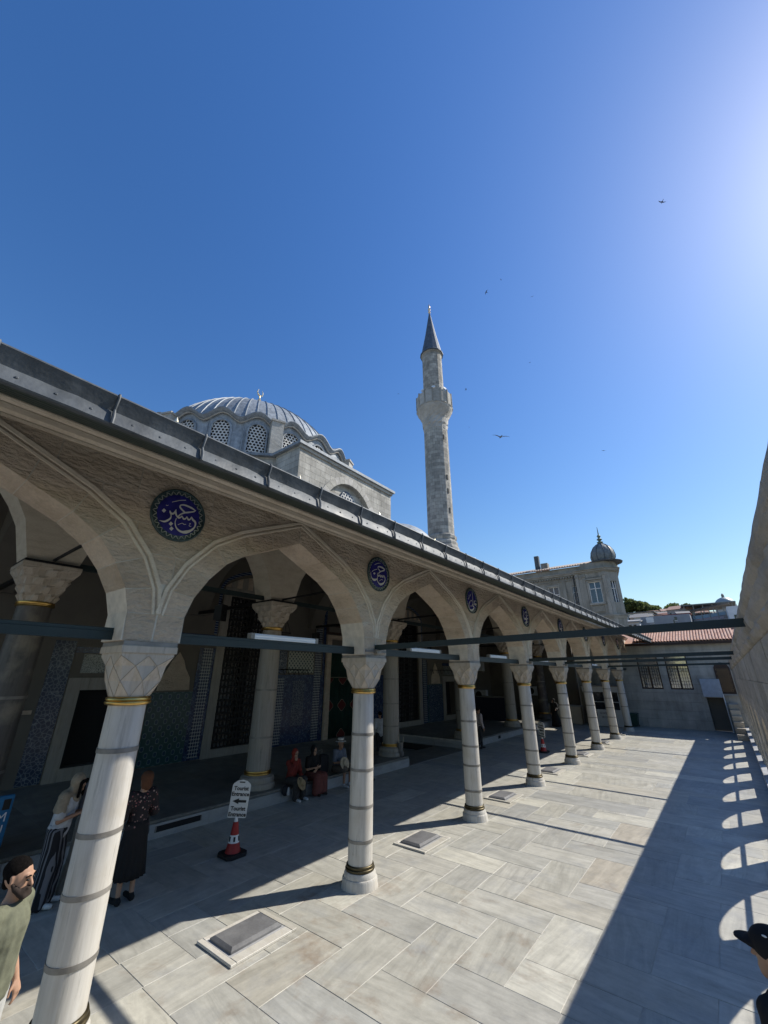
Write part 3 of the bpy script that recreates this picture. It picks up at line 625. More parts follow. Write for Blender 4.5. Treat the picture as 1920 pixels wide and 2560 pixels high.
# ================================================================ END WALL WITH TILED ROOF
ew = thing('end_building', 'low stone building closing the courtyard, red tile roof and two dark windows', 'building', (0,33,0))
def wbox(x0,x1,z0,z1,nm='wall'): MB().box(x0,x1,0,.5,z0,z1).build(nm, M['backwall'], ew)
wbox(-3.2,.70,-.5,4.85); wbox(.70,1.89,-.5,2.21); wbox(.70,1.89,4.31,4.85); wbox(1.89,2.27,-.5,4.85); wbox(2.27,3.46,-.5,2.21); wbox(2.27,3.46,4.31,4.85)
wbox(3.46,3.96,-.5,4.85); wbox(3.96,4.83,1.8,4.85); wbox(4.83,6.4,-.5,4.85)
MB().box(3.9,4.9,.45,.5,0,1.85).build('door_recess', M['plaster'], ew)
for wx in (.70,2.27):
    w = MB().box(wx,wx+1.19,.20,.24,2.21,4.31).build('window', M['mirror'], ew)
    for a,b,c,d in ((0,.07,0,2.1),(1.12,1.19,0,2.1),(.07,1.12,0,.08),(.07,1.12,2.02,2.1),(.07,1.12,1.35,1.42),(.55,.64,.08,1.35)):
        MB().box(wx+a,wx+b,.10,.198,2.21+c,2.21+d).build('frame', M['wood'], w)
    for k in range(3): 
        for s in (0,.57): MB().box(wx+.07+s+.12*(k+1)-.0,wx+.07+s+.12*(k+1)+.014,.12,.14,2.29,3.56).build('glazing_bar', M['darkiron'], w)
    for k in range(6): MB().box(wx+.07,wx+1.12,.141,.155,2.29+.19*(k+1),2.304+.19*(k+1)).build('glazing_bar', M['darkiron'], w)
wa = MB(); pa = [(4.69,2.02),(5.46,2.02),(5.46,3.45),(5.38,3.62),(5.2,3.74),(5.07,3.76),(4.94,3.74),(4.77,3.62),(4.69,3.45)]
lw = wa.prism(pa,'y',-.05,-.002).build('lattice_window', M['wood'], ew)
M['latt'] = plain('carved_wood_lattice', (.22,.14,.07), .6, var=.3)
la = MB()
for i in range(5):
    for j in range(11):
        cx, cz = 4.83+.115*i+(.057 if j%2 else 0), 2.2+.115*j
        if cx > 5.36: continue
        for k in range(6):
            a, b = PI/3*k, PI/3*(k+1); la.add([(cx+r*math.cos(q),-.062,cz+r*math.sin(q)) for r,q in ((.068,a),(.068,b),(.045,b),(.045,a))],[(0,1,2,3)])
la.build('lattice', M['latt'], lw)
MB().box(4.66,5.5,-.12,-.0,1.93,2.02).build('window_ledge', M['step'], lw)
MB().box(-.5,6.4,-.35,.6,4.85,4.99).build('eave_board', M['wood'], ew)
tm = MB(); R = []
for y,r,dz in ((-.17,.082,.0),(.17,.068,.012)):
    R.append([(r*math.cos(PI*k/6), y, dz+r*math.sin(PI*k/6)) for k in range(7)] )
vs = [p for q in R for p in q] + [(x*.8,y,z-.016) for q in R for (x,y,z) in q]; fs = [(k,k+1,8+k,7+k) for k in range(6)] + [(14+k,21+k,22+k,15+k) for k in range(6)] + [(k,14+k,15+k,k+1) for k in range(6)]
tm.add(vs, fs)
def tiles(): 
    t = T('terracotta_tile'); c = t.ramp(t.rnd(), [(0,(.42,.21,.145)),(.35,(.50,.27,.19)),(.7,(.56,.33,.245)),(.9,(.46,.29,.22))]); 
    t.col(t.mix(.6, c, t.ramp(t.noise(t.co(), 9, 5), [(.3,.6),(.7,1.1)]), 'MULTIPLY')); t.rough(.85); return t.m
M['tile'] = tiles(); tile_me = auto(tm.mesh('roof_tile', M['tile'])); sl = math.atan((5.88-5.02)/2.6)
rd = MB().add([(-.6,-.38,4.995),(6.4,-.38,4.995),(6.4,2.2,5.84),(-.6,2.2,5.84)],[(0,1,2,3)]).build('roof_deck', M['tile'], ew)
for i in range(34):
    x = .85+.158*i
    for j in range(8):
        y = -.26+.31*j; top = 2.2 if True else 0
        o = link('roof_tile', tile_me, rd, (x, y, 5.03+(y+.38)*math.tan(sl))); o.rotation_euler = (sl,0,rng.uniform(-.02,.02))
MB().tube([(-.6,2.2,5.86),(6.4,2.2,5.86)],.085,10).build('ridge_cap', M['tile'], ew)
# things along the end wall
t = thing('green_bin', 'dark green wheeled bin in the corner beside the last column', 'bin', (-.05,32.55,0))
MB().add([(-.17,-.2,.06),(.17,-.2,.06),(.17,.2,.06),(-.17,.2,.06),(-.24,-.27,.72),(.24,-.27,.72),(.24,.27,.72),(-.24,.27,.72)],[(3,2,1,0),(4,5,6,7),(0,1,5,4),(1,2,6,5),(2,3,7,6),(3,0,4,7)]).build('body', plain('bin_plastic',(.006,.045,.035),.45), t)
MB().slab(-.26,.26,-.3,.3,.722,.78,.02).build('lid', plain('bin_lid_plastic',(.008,.05,.04),.45), t)
for s in (-1,1): MB().lathe([(.06,-.02),(.06,.02)],14).build('wheel', M['black'], t, loc=(s*.19,.2,.06)).rotation_euler = (0,PI/2,0)
t = thing('notice_board', 'blank pale blue board on a slanting pole by the passage doorway', 'board', (4.35,32.9,0))
MB().slab(-.5,.46,-.03,.03,1.83,2.83,.01).build('panel', plain('pale_blue_panel',(.40,.45,.52),.5), t)
MB().tube([(.45,-.04,2.0),(.46,-.3,.45),(.46,-.38,0)],.025,8).build('pole', M['white'], t)
# flight of worn stone steps in the far corner
t = thing('corner_steps', 'worn stone steps rising along the wall foot in the far right corner', 'steps', (5.15,30.4,0))
for k in range(6): MB().slab(-.21,.21,-1.3+.4*k,2.5,.0+.26*k,.255+.26*k,.012).build('step', M['wall'], t)
# security booth
t = thing('security_booth', 'white kiosk with dark windows and blue badge behind the seventh column', 'kiosk', (-1.42,31.9,0))
wm = plain('kiosk_white_panel',(.50,.50,.48),.5,var=.06)
MB().box(-1.02,1.02,-.8,.8,.04,1.0).build('lower_panel', wm, t)
MB().box(-1.1,1.1,-.9,.9,2.02,2.34).build('roof_band', wm, t); MB().slab(-1.16,1.16,-.96,.96,2.34,2.42,.02).build('roof_cap', M['strap'], t)
for x in (-1.02,.12,.94): MB().box(x,x+.08,-.8,-.72,1.0,2.02).build('post', wm, t)
MB().box(-1.0,1.0,-.76,.76,1.0,2.02).build('glazing', M['glassd'], t)
MB().box(-.94,.94,-.79,-.75,1.42,1.46).build('window_rail', wm, t)
RX = Matrix.Rotation(PI/2,4,'X')
text_mesh('GÜVENLİK', .16, M['black'], parent=t, matrix=Matrix.Translation((.12,-.806,.78))@RX)
text_mesh('SECURITY', .16, M['black'], parent=t, matrix=Matrix.Translation((.16,-.806,.56))@RX)
MB().box(-.62,-.42,-.812,-.802,.62,.84).build('badge', plain('badge_blue',(.02,.03,.09),.4), t)
# ================================================================ INNER PORTICO
INY = [2.05,7.65,13.42,19.0,24.85,30.6]; INX = -5.03
def muq_capital(z0,r0,z1,s1):
    m = MB(); N = 32; tiers = 4; L = []
    for j in range(tiers+1):
        t = j/tiers; f = lambda a: lerp(r0, sqr(s1)(a), t**1.1)
        for sub in (0,1):
            if j == tiers and sub: break
            ring = []
            for k in range(N):
                a = 2*PI*k/N; r = f(a)
                if sub: r = lerp(r, lerp(r0,sqr(s1)(a),((j+1)/tiers)**1.1), .55)+(.045 if (k//2+j)%2 else -.035)
                ring.append((r*math.cos(a), r*math.sin(a), lerp(z0,z1,(j+(.72 if sub else 0))/tiers)))
            L.append(ring)
    m.rings(L); return m
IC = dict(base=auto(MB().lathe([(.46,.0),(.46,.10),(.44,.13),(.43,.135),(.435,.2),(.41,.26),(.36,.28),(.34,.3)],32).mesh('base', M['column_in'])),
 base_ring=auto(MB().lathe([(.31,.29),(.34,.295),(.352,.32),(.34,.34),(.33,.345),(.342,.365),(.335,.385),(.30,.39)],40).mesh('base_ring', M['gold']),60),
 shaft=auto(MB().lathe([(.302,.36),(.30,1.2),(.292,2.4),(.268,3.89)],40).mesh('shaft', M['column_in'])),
 gilded_ring=auto(MB().lathe([(.27,3.88),(.298,3.885),(.308,3.91),(.295,3.925),(.305,3.945),(.298,3.965),(.27,3.97)],40).mesh('gilded_ring', M['gold']),60),
 capital=muq_capital(3.96,.272,4.58,.46).mesh('capital', M['cap']),
 abacus=MB().slab(-.47,.47,-.47,.47,4.58,4.66,.01).mesh('abacus', M['cap']), iron_band=MB().box(-.455,.455,-.455,.455,4.66,4.705).mesh('iron_band', M['darkiron']))
istr = auto(MB().rings([[(r*math.cos(2*PI*k/40), r*math.sin(2*PI*k/40), z) for k in range(40)] for r,z in ((.27,-.03),(.302,-.03),(.302,.03),(.27,.03),(.27,-.03))],cap=False).mesh('strap', M['strap']))
ilab = ['stout inner portico column at the far left edge behind the nearest arch','inner portico column with stalactite capital, left of the seated visitors','inner portico column beside the steel bucket at the passage edge','inner portico column half hidden behind the third outer column','inner portico column standing on the far platform corner','dark stone inner portico column, last of its row']
for i,y in enumerate(INY):
    t = thing('portico_column', ilab[i], 'column', (INX,y,.31), 0, 'inner portico columns')
    for nm,me in IC.items():
        o = link(nm, me, t, rz=i*.9 if nm in ('shaft','base') else 0)
        if i in (0,5) and nm in ('shaft','base'):
            o.data = me.copy(); o.data.materials.clear(); o.data.materials.append(M['porphyry' if i else 'darkmarble'])
    for z,f in ((3.55,.93),(2.3,1.0),(1.15,1.03)) if i != 2 else ((3.4,.94),(2.55,.98),(1.7,1.0),(.95,1.03)): link('strap', istr, t, (0,0,z), scale=(f,f,.8))
# inner arches (along the portico and back to the facade), vault and domes
ia = thing('portico_vault', 'dim vaulted ceiling and pointed arches of the inner portico', 'vault')
def parch(w, h, d): # pointed arch soffit height
    return h*(1-min(1,abs(d)/w)**2.0)**.62
def arch_bay(L, depth, zs, rise, ztop, p, mat, nm, vous=9):
    m = MB(); a = L/2-p; S = 22; xs = [-a+2*a*k/S for k in range(S+1)]
    for k in range(S):
        u,v = xs[k],xs[k+1]; m.prism([(u,zs+parch(a,rise,u)),(v,zs+parch(a,rise,v)),(v,ztop),(u,ztop)],'x',-depth,depth)
    for s in (-1,1): m.prism([(s*a,zs),(s*L/2,zs),(s*L/2,ztop),(s*a,ztop)],'x',-depth,depth)
    return m.mesh(nm, mat)
for i in range(len(INY)-1):
    L = INY[i+1]-INY[i]; ym = (INY[i]+INY[i+1])/2
    link('arch_wall', arch_bay(L,.36,5.016,2.2,7.95,.42,M['lime_smooth'],'arch_wall'), ia, (INX,ym,0))
link('arch_wall', arch_bay(5.6,.36,5.016,2.2,7.95,.42,M['lime_smooth'],'arch_wall'), ia, (INX,INY[0]-2.8,0)); link('arch_wall', arch_bay(5.0,.36,5.016,2.2,7.95,.42,M['lime_smooth'],'arch_wall'), ia, (INX,INY[-1]+2.5,0))
tr = arch_bay(4.57+.36,.34,5.016,1.9,7.95,.36,M['plaster'],'cross_arch')
for y in INY: link('cross_arch', tr, ia, (INX-4.57/2,y,0), rz=PI/2)
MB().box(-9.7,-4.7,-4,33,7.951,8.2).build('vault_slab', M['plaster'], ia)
PD = [4.62,9.96,15.45,21.04,26.6]
alem = auto(MB().lathe([(.10,0),(.16,.12),(.05,.28),(.12,.42),(.04,.55),(.075,.66),(.01,.85)],12).mesh('finial', plain('pale_gilding',(.75,.68,.5),.35,.8)))
pdn = ['small lead porch dome with pale finial, first of the row','small lead porch dome with pale finial, second of the row','small lead porch dome with pale finial before the entrance','small lead porch dome with pale finial left of the minaret','small lead porch dome with pale finial, last of the row']
for k,y in enumerate(PD):
    t = thing('porch_dome', pdn[k], 'dome', (-7.3,y,8.2), 0, 'porch domes')
    auto(MB().lathe([(2.35,0),(2.35,.25)]+[(2.3*math.cos(a*PI/20),.25+1.72*math.sin(a*PI/20)) for a in range(1,10)]+[(.1,1.98)],40).build('shell', M['lead_dome'], t)); link('finial', alem, t, (0,0,1.95))
for k in range(len(INY)-1):      # tie rods of the inner portico
    ym,h = (INY[k]+INY[k+1])/2, (INY[k+1]-INY[k])/2-.3
    b = thing('portico_tie_beam', 'dark iron tie beam high between inner portico columns, bay %s'%('one','two','three','four','five')[k], 'beam', (INX,ym,5.0), 0, 'inner portico tie beams'); MB().slab(-.05,.05,-h,h,.03,.15,.004).build('bar', M['iron'], b)
for k,y in enumerate(INY):
    b = thing('portico_cross_tie', 'dark iron tie running back to the tiled facade from inner column %s'%('one','two','three','four','five','six')[k], 'beam', (INX,y,5.0), 0, 'inner portico cross ties'); MB().slab(-4.5,-.3,-.045,.045,.03,.13,.004).build('bar', M['darkiron'], b)
    b = thing('arcade_strut', 'thin dark strut between outer arcade and inner column %s'%('one','two','three','four','five','six')[k], 'beam', (INX,y,5.02), 0, 'struts between the two colonnades'); MB().tube([(.3,0,.05),(4.8,0,.12)],.03,8).build('bar', M['darkiron'], b)
# ---------------------------------------------------------------- tiled facade
fa = thing('mosque_facade', 'tall shaded mosque front with blue tiles, marble frames and dark doorways', 'facade', (-9.6,0,0))
FY = 15.57
def fbox(y0,y1,z0,z1,mat,nm,d0=0,d1=.03,par=None): return MB().box(d0,d1,y0,y1,z0,z1).build(nm, M[mat], par or fa)
# openings: (y0,y1,z0,z1)
ops = [(4.56,6.0,.62,2.57,0),(8.94,11.05,.57,5.9,1),(14.6,16.55,.31,4.3,2),(20.09,22.22,.57,5.9,1),(25.14+.2,26.66,.6,2.6,0)]
ys = [-4]+[v for o in ops for v in o[:2]]+[33]
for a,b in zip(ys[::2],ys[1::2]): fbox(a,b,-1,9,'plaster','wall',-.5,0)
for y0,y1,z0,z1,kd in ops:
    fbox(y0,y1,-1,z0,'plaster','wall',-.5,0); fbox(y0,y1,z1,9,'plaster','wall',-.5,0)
    rc = fbox(y0-.02,y1+.02,z0-.02,z1+.02,'interior' if kd == 1 else 'dark','recess',-.49,-.42)
    w = .33
    if kd < 2:
        for a,b,c,d in ((y0-w,y0,.31,z1+w),(y1,y1+w,.31,z1+w),(y0,y1,z1,z1+w),(y0,y1,.31,z0)): fbox(a,b,c,d,'column_in','marble_frame',.002,.06)
    if kd == 1:
        gr = MB(); n = 14; W_ = y1-y0
        for k in range(n+1): yy = y0+W_*k/n; gr.box(-.12,-.09,yy-.028,yy+.028,z0,z1)
        nz = 24
        for k in range(nz+1): zz = z0+(z1-z0)*k/nz; gr.box(-.125,-.085,y0,y1,zz-.036,zz+.036)
        gr.build('grille', M['darkiron'], fa)
        for zz in (1.05,2.25,3.4): fbox(y0+W_/2-.16,y0+W_/2+.16,z0,z1,'dark','grille_leaf',-.14,-.126) if zz < 1.1 else None
        # flat arch of alternating voussoirs with tile border over the window
        nv = 11; 
        for k in range(nv):
            a,b = y0-w+(W_+2*w)*k/nv, y0-w+(W_+2*w)*(k+1)/nv
            zt = lambda y: 6.25+.52*(1-(abs(y-(y0+y1)/2)/(W_/2+w))**2)
            MB().prism([(a+.004,z1+w+.01),(b-.004,z1+w+.01),(b-.004,zt(b)),(a+.004,zt(a))],'x',.002,.05).build('arch_stone', M['column_in' if k%2 else 'lime'], fa)
        bd = MB(); N = 20; half = W_/2+w+.12; yc = (y0+y1)/2
        P = [(-half,4.4)]+[(-half,6.2)]+[(-half+2*half*k/N, 6.35+.62*(1-(abs(-half+2*half*k/N)/half)**2)) for k in range(1,N)]+[(half,6.2),(half,4.4)]
        for (a,za),(b,zb) in zip(P,P[1:]):
            d = Vector((b-a,zb-za)).normalized(); nn = Vector((-d.y,d.x))*.06
            bd.add([(.03,yc+a-nn.x,za-nn.y),(.03,yc+b-nn.x,zb-nn.y),(.03,yc+b+nn.x,zb+nn.y),(.03,yc+a+nn.x,za+nn.y)],[(0,1,2,3)])
        bd.build('tile_border', M['t_border'], fa, recalc=False)
        # framed plaster panel and tiles on the outer side
        s = -1 if y0 < FY else 1
        q0,q1 = (y0-w-.62,y0-w) if s < 0 else (y1+w,y1+w+.62)
        fbox(q0,q1,.33,3.9,'t_blue','tile_panel',.002,.012); fbox(q0+.15,q1-.1,.4,3.9,'t_hex','tile_strip',.013,.02)
        g0,g1 = (6.55,q0) if s < 0 else (q1,25.1)
        fbox(g0,g1,.33,2.45,'t_green','tile_panel',.002,.012); fbox(g0+.1,g1-.05,2.46,3.75,'plaster','niche_panel',.002,.03)
        MB().prism([((g0+g1)/2-.55,2.5),((g0+g1)/2+.55,2.5),((g0+g1)/2+.5,2.9),((g0+g1)/2+.3,3.2),((g0+g1)/2+.2,3.45),((g0+g1)/2,3.72),((g0+g1)/2-.2,3.45),((g0+g1)/2-.3,3.2),((g0+g1)/2-.5,2.9)],'x',.031,.05).build('niche_hood', M['lime'], fa)
        z_ = 4.35
        for a,b,c,d in ((g0-.9,g1+.5,z_-.1,z_+.02),): fbox(a,b,c,d,'t_border','tile_border',.002,.03)
    if kd == 0:
        s = -1 if y0 < FY else 1
        fbox(y0-.1,y1+.1,3.03,3.55,'t_script','script_panel',.002,.02)
        fbox(y0-.33,y1+.33,3.58,3.75,'t_blue','tile_strip',.002,.015)
        if s < 0: fbox(3.68,4.2,.33,3.9,'t_flor','tile_panel',.002,.015); fbox(2.0,3.6,2.0,2.1,'lime','plaster_band',.002,.02)
        else: fbox(27.0,28.0,.33,3.9,'t_flor','tile_panel',.002,.015)
# panels either side of the door
fbox(11.5,14.25,.33,3.0,'t_blue','tile_panel',.002,.012); fbox(11.6,11.95,.4,2.85,'t_hex','tile_strip',.013,.02); fbox(13.62,14.02,.4,6.0,'t_hex','tile_strip',.013,.02)
fbox(12.08,13.55,3.08,3.95,'t_grid','tile_panel',.002,.015); fbox(11.5,12.0,3.05,3.95,'t_flor','tile_panel',.002,.014)
fbox(12.45,13.1,1.0,2.75,'t_flor','tile_panel',.013,.018)
fbox(17.0,19.7,.33,3.0,'t_blue','tile_panel',.002,.012); fbox(17.1,17.5,.4,6.0,'t_hex','tile_strip',.013,.02); fbox(19.2,19.55,.4,2.85,'t_hex','tile_strip',.013,.02)
fbox(23.3,25.0,.33,2.4,'t_flor','tile_panel',.013,.016)
fbox(14.3,14.58,.31,4.6,'lime','door_jamb',.002,.12); fbox(16.57,16.85,.31,4.6,'lime','door_jamb',.002,.12); fbox(14.3,16.85,4.6,4.8,'lime','door_lintel',.002,.12)
fbox(14.1,14.28,.31,6.0,'t_blue','tile_strip',.002,.014)
MB().box(.002,.05,14.25,16.9,4.4+.45,5.0+.3).build('inscription_frame', M['wood'], fa); fbox(14.4,16.75,4.95,5.2,'plaster','inscription_panel',.051,.06)
# curtain in the doorway
t = thing('door_curtain', 'dark green embroidered curtain with red medallions hanging in the mosque doorway', 'curtain', (-9.68,15.57,.31))
cur = plain('green_curtain_cloth',(.006,.035,.026),.8,var=.3); redm = plain('dark_red_applique',(.10,.014,.012),.8); cord = plain('cream_cord',(.36,.33,.25),.8)
cm = MB(); N = 30
for z0,z1 in ((.02,2.55),(2.6,3.95)):
    for k in range(N):
        a,b = -.95+1.9*k/N, -.95+1.9*(k+1)/N; f = lambda u: .03*math.sin(u*16)
        cm.add([(f(a),a,z0),(f(b),b,z0),(f(b),b,z1),(f(a),a,z1),(f(a)-.01,a,z0),(f(b)-.01,b,z0),(f(b)-.01,b,z1),(f(a)-.01,a,z1)],[(0,1,2,3),(7,6,5,4),(0,4,5,1),(3,2,6,7)])
cm.build('cloth', cur, t, smooth=True)
MB().tube([(.04,-.95,2.58),(.04,.95,2.58)],.012,6).build('cord', cord, t)
for (yy,zz,rr) in ((0,1.35,.3),(-.85,1.35,.28),(.85,1.35,.28),(0,2.5,.3),(-.85,2.5,.22),(.85,2.5,.22),(0,.1,.3),(-.85,3.9,.25),(.85,3.9,.25)):
    for nm,mt,sc,xx in (('cord',cord,1.08,.046),('applique',redm,1,.052)):
        m = MB(); P = []
        for k in range(24):
            a = 2*PI*k/24; r = rr*sc*(1+.12*math.cos(4*a)); y,z = yy+r*math.cos(a)*.8, zz+r*math.sin(a)*.72
            y = max(-.95,min(.95,y)); z = max(2.6 if zz > 3 else .03, min(2.54 if zz < 3 else 3.95, z)); P.append((xx,y,z))
        m.add(P,[tuple(range(24))]); m.build(nm, mt, t, recalc=False)
# row of hanging oil-lamp hooks and loudspeakers
for k,(y0,y1) in enumerate(((11.6,13.2),(23.4,26.2))):
    t = thing('lamp_rail', ('iron rail with hanging hooks over the blue tiles left of the door','iron rail with hanging hooks over the tiles right of the far window')[k], 'rail', (-9.45,0,3.3 if k else 3.2))
    MB().tube([(0,y0,0),(0,y1,0)],.022,6).build('rail', M['darkiron'], t)
    n = 6
    for j in range(n):
        yy = lerp(y0,y1,(j+.5)/n); MB().tube([(.02,yy,0),(.05,yy,-.12),(.05,yy+.03,-.2),(.02,yy+.08,-.16)],.014,6).build('hook', M['darkiron'], t)
for k,(x,y,z,l) in enumerate(((-6.9,7.0,5.0-.2,'black loudspeaker under the tie left of the inner column'),(-9.2,13.2,4.55,'black loudspeaker on the facade above the lamp rail'),(-9.2,22.9,4.7,'black loudspeaker right of the far tall window'))):
    t = thing('loudspeaker', l, 'loudspeaker', (x,y,z), .5, 'loudspeakers in the portico')
    MB().add([(-.12,-.14,-.22),(.14,-.17,-.25),(.14,.17,-.25),(-.12,.14,-.22),(-.12,-.14,.2),(.14,-.17,.25),(.14,.17,.25),(-.12,.14,.2)],[(3,2,1,0),(4,5,6,7),(0,1,5,4),(1,2,6,5),(2,3,7,6),(3,0,4,7)]).build('case', M['black'], t)
    MB().lathe([(.11,0),(.09,.02),(.03,.01)],16).build('cone', M['darkiron'], t, loc=(.142,0,-.05)).rotation_euler = (0,PI/2,0)
    MB().tube([(0,0,.2),(0,0,.42)],.015,6).build('bracket', M['darkiron'], t)
t = thing('hanging_lamp_frame', 'thin triangular wire lamp hanger beside the second inner column', 'lamp hanger', (-7.2,9.7,4.4))
for k in range(4):
    a = 2*PI*k/4+.4; MB().tube([(0,0,.9),(.35*math.cos(a),.35*math.sin(a),0)],.008,5).build('wire', M['darkiron'], t)
MB().tube([(0,0,.9),(0,0,2.6)],.006,5).build('wire', M['darkiron'], t)
MB().tube([(.35*math.cos(2*PI*k/20),.35*math.sin(2*PI*k/20),0) for k in range(21)],.014,6).build('hoop', M['darkiron'], t)
# air conditioners and service clutter under the far arches
for k,(x,y,z,l) in enumerate(((-8.6,28.6,1.75,'white air conditioner unit on the wall behind the fourth outer column'),(-6.2,32.3,1.95,'white air conditioner unit between fifth and fourth outer columns'),(-9.3,29.9,3.6,'air conditioner unit high on the wall behind the third tie beam lamp'))):
    t = thing('air_conditioner', l, 'air conditioner', (x,y,z), 0, 'air conditioner units')
    MB().slab(-.42,.42,-.16,.16,-.3,.3,.02).build('case', plain('ac_enamel',(.50,.52,.54),.45), t)
    f = MB().lathe([(.22,0),(.22,.015),(.20,.02),(.05,.02),(.05,.03)],24).build('fan_grille', M['black'], t, loc=(-.12,-.162,0)); f.rotation_euler = (PI/2,0,0)
    for j in range(5): MB().box(.18,.36,-.168,-.162,-.2+.08*j,-.185+.08*j).build('louvre', M['strap'], t)
    MB().box(-.4,-.34,-.1,.16,-.4,-.302).build('bracket', M['strap'], t); MB().box(.34,.4,-.1,.16,-.4,-.302).build('bracket', M['strap'], t)
t = thing('rear_partition', 'pale plaster partition behind the far arches with a dark counter', 'partition', (-6.2,32.45,0)); fbx = MB().box(-3.4,3.0,.12,.5,0,8.3); fbx.build('panel', M['plaster'], t)
for k in range(7): MB().box(-1.3+.17*k,-1.26+.17*k,.10,.118,2.0,3.6).build('grille_bar', M['strap'], t)
t = thing('dark_counter', 'long dark navy counter on the far platform', 'counter', (-8.2,27.5,.31))
MB().slab(-1.3,1.9,-.4,.4,0,1.35,.02).build('body', plain('navy_panel',(.012,.014,.032),.5), t); MB().slab(-1.35,1.95,-.45,.45,1.352,1.40,.01).build('top', M['strap'], t)
t = thing('low_wall', 'low sunlit stone parapet glimpsed between the fourth and fifth columns', 'parapet', (-4.6,32.0,0))
MB().slab(-1.0,1.6,-.2,.2,0,1.05,.02).build('body', M['lime_smooth'], t); MB().slab(-1.05,1.65,-.24,.24,1.052,1.14,.02).build('coping', M['step'], t)
# vents in the platform risers
for k,(y,w,h) in enumerate(((5.35,.95,.10),(21.5,.28,.13))):
    t = thing('riser_vent', ('long dark drain slot low in the marble step behind the near column','small dark vent in the marble step of the far platform')[k], 'vent', (-4.395,y,.15))
    MB().box(-.02,.004,-w/2,w/2,-h/2,h/2).build('slot', M['dark'], t)
    for s in (-1,1): MB().box(-.02,.012,s*(w/2)-.012,s*(w/2)+.012,-h/2,h/2).build('surround', M['strap'], t)
# ================================================================ MOSQUE BODY, DRUM, DOME
DC = (-20.6,FY)
mb = thing('mosque', 'pale ashlar body of the mosque rising over the porch, with relieving arch', 'mosque', (DC[0],DC[1],0))
MB().box(-11.0,10.5,-14,14,-1,10.5).build('lower_wall', M['ashlar'], mb)
def octo(ap): return [(ap/math.cos(PI/8)*math.cos(PI/8+k*PI/4), ap/math.cos(PI/8)*math.sin(PI/8+k*PI/4)) for k in range(8)]
MB().prism(octo(9.0),'z',10.5,14.18).build('octagon_wall', M['ashlar'], mb)
MB().prism(octo(9.22),'z',14.18,14.34).build('octagon_cornice', M['lead_dome'], mb)
# front block with arch
bx0,bx1,by = 9.0,11.0,3.91
def barch(y): return 11.3+parch(2.05,2.0,y)
m = MB(); S = 24
for k in range(S):
    a,b = -2.05+4.1*k/S, -2.05+4.1*(k+1)/S; m.prism([(a,barch(a)),(b,barch(b)),(b,14.2),(a,14.2)],'x',bx1-.28,bx1)
for s in (-1,1): m.prism([(s*2.05,10.5),(s*by,10.5),(s*by,14.2),(s*2.05,14.2)],'x',bx1-.28,bx1)
m.build('block_wall', M['ashlar'], mb)
MB().box(bx0,bx1-.281,-by,by,10.5,14.2).build('block_core', M['ashlar'], mb)
nv = 19
for k in range(nv):
    u = [(-1+2*(k+q)/nv) for q in (.02,.98)]
    P = []
    for uu in u:
        a = uu*PI/2; P.append((2.05*math.sin(a), 11.3+parch(2.05,2.0,2.05*math.sin(a)), 2.5*math.sin(a), 11.3+parch(2.5,2.42,2.5*math.sin(a))))
    MB().prism([(P[0][0],P[0][1]),(P[1][0],P[1][1]),(P[1][2],P[1][3]),(P[0][2],P[0][3])],'x',bx1-.05,bx1+.035).build('arch_voussoir', M['mosque'], mb)
MB().box(8.9,bx1+.22,-by-.2,by+.2,14.2,14.36).build('block_cornice', M['lead_dome'], mb)
MB().box(bx1-.02,bx1+.10,-by-.06,by+.06,14.02,14.198).build('cornice_stone', M['mosque'], mb)
def hexlattice(cx_, w, z0, z1, zarch, r=.165, off=0.0):
    m = MB(); s = r*math.sqrt(3); j = 0; z = z0
    while z < z1+r:
        y = -w-(s/2 if j%2 else 0)
        while y < w+s:
            top = zarch + math.sqrt(max(0,w*w-min(abs(y),w)**2)) if abs(y) <= w else -1
            if abs(y) < w-.02 and z < top-.05 and z > z0-.01:
                for k in range(6):
                    a,b = PI/6+PI/3*k, PI/6+PI/3*(k+1)
                    q = [(off,y+rr*math.cos(t_),z+rr*math.sin(t_)) for rr,t_ in ((r*1.02,a),(r*1.02,b),(r*.68,b),(r*.68,a))]
                    m.add(q+[(off-.05,yy,zz) for _,yy,zz in q],[(0,1,2,3),(2,3,7,6)])
            y += s
        z += 1.5*r; j += 1
    return m
bw = MB(); bw.prism([(-.62,11.7)]+[(.62*math.sin(-PI/2+PI*k/10),12.35+.62*math.cos(-PI/2+PI*k/10)) for k in range(11)]+[(.62,11.7)],'x',bx1-.279,bx1-.24)
w_ = bw.build('arch_window', M['glassd'], mb); hexlattice(0,.6,11.75,12.95,12.35,.13,bx1-.235).build('lattice', M['lattice'], w_, recalc=False)
# drum
dr = thing('dome_drum', 'lead clad drum with arched lattice windows under a wavy cornice', 'drum', (DC[0],DC[1],0))
RD = 8.17; STEP = rad(15)
def crest(a): return 17.18+.60*(.5+.5*math.cos(24*a))**.85
m = MB(); N = 24*8
lo = [[(r*math.cos(2*PI*k/N), r*math.sin(2*PI*k/N), z) for k in range(N)] for r,z in ((RD-.3,13.9),(RD-.28,14.6))]
m.rings(lo+[[(RD*.968*math.cos(2*PI*k/N), RD*.968*math.sin(2*PI*k/N), crest(2*PI*k/N)-.1) for k in range(N)]], cap=False)
m.build('drum_wall', M['lead_dome'], dr, smooth=True)
cr = MB(); prof = [(-.32,-.14),(.02,-.12),(.10,-.06),(.16,.0),(.20,.06),(.19,.12),(.0,.16),(-.6,.30)]
cr.rings([[((RD-.1+o)*math.cos(2*PI*k/N), (RD-.1+o)*math.sin(2*PI*k/N), crest(2*PI*k/N)+dz) for k in range(N)] for o,dz in prof], cap=False)
auto(cr.build('wavy_cornice', M['lead_dome'], dr), 40)
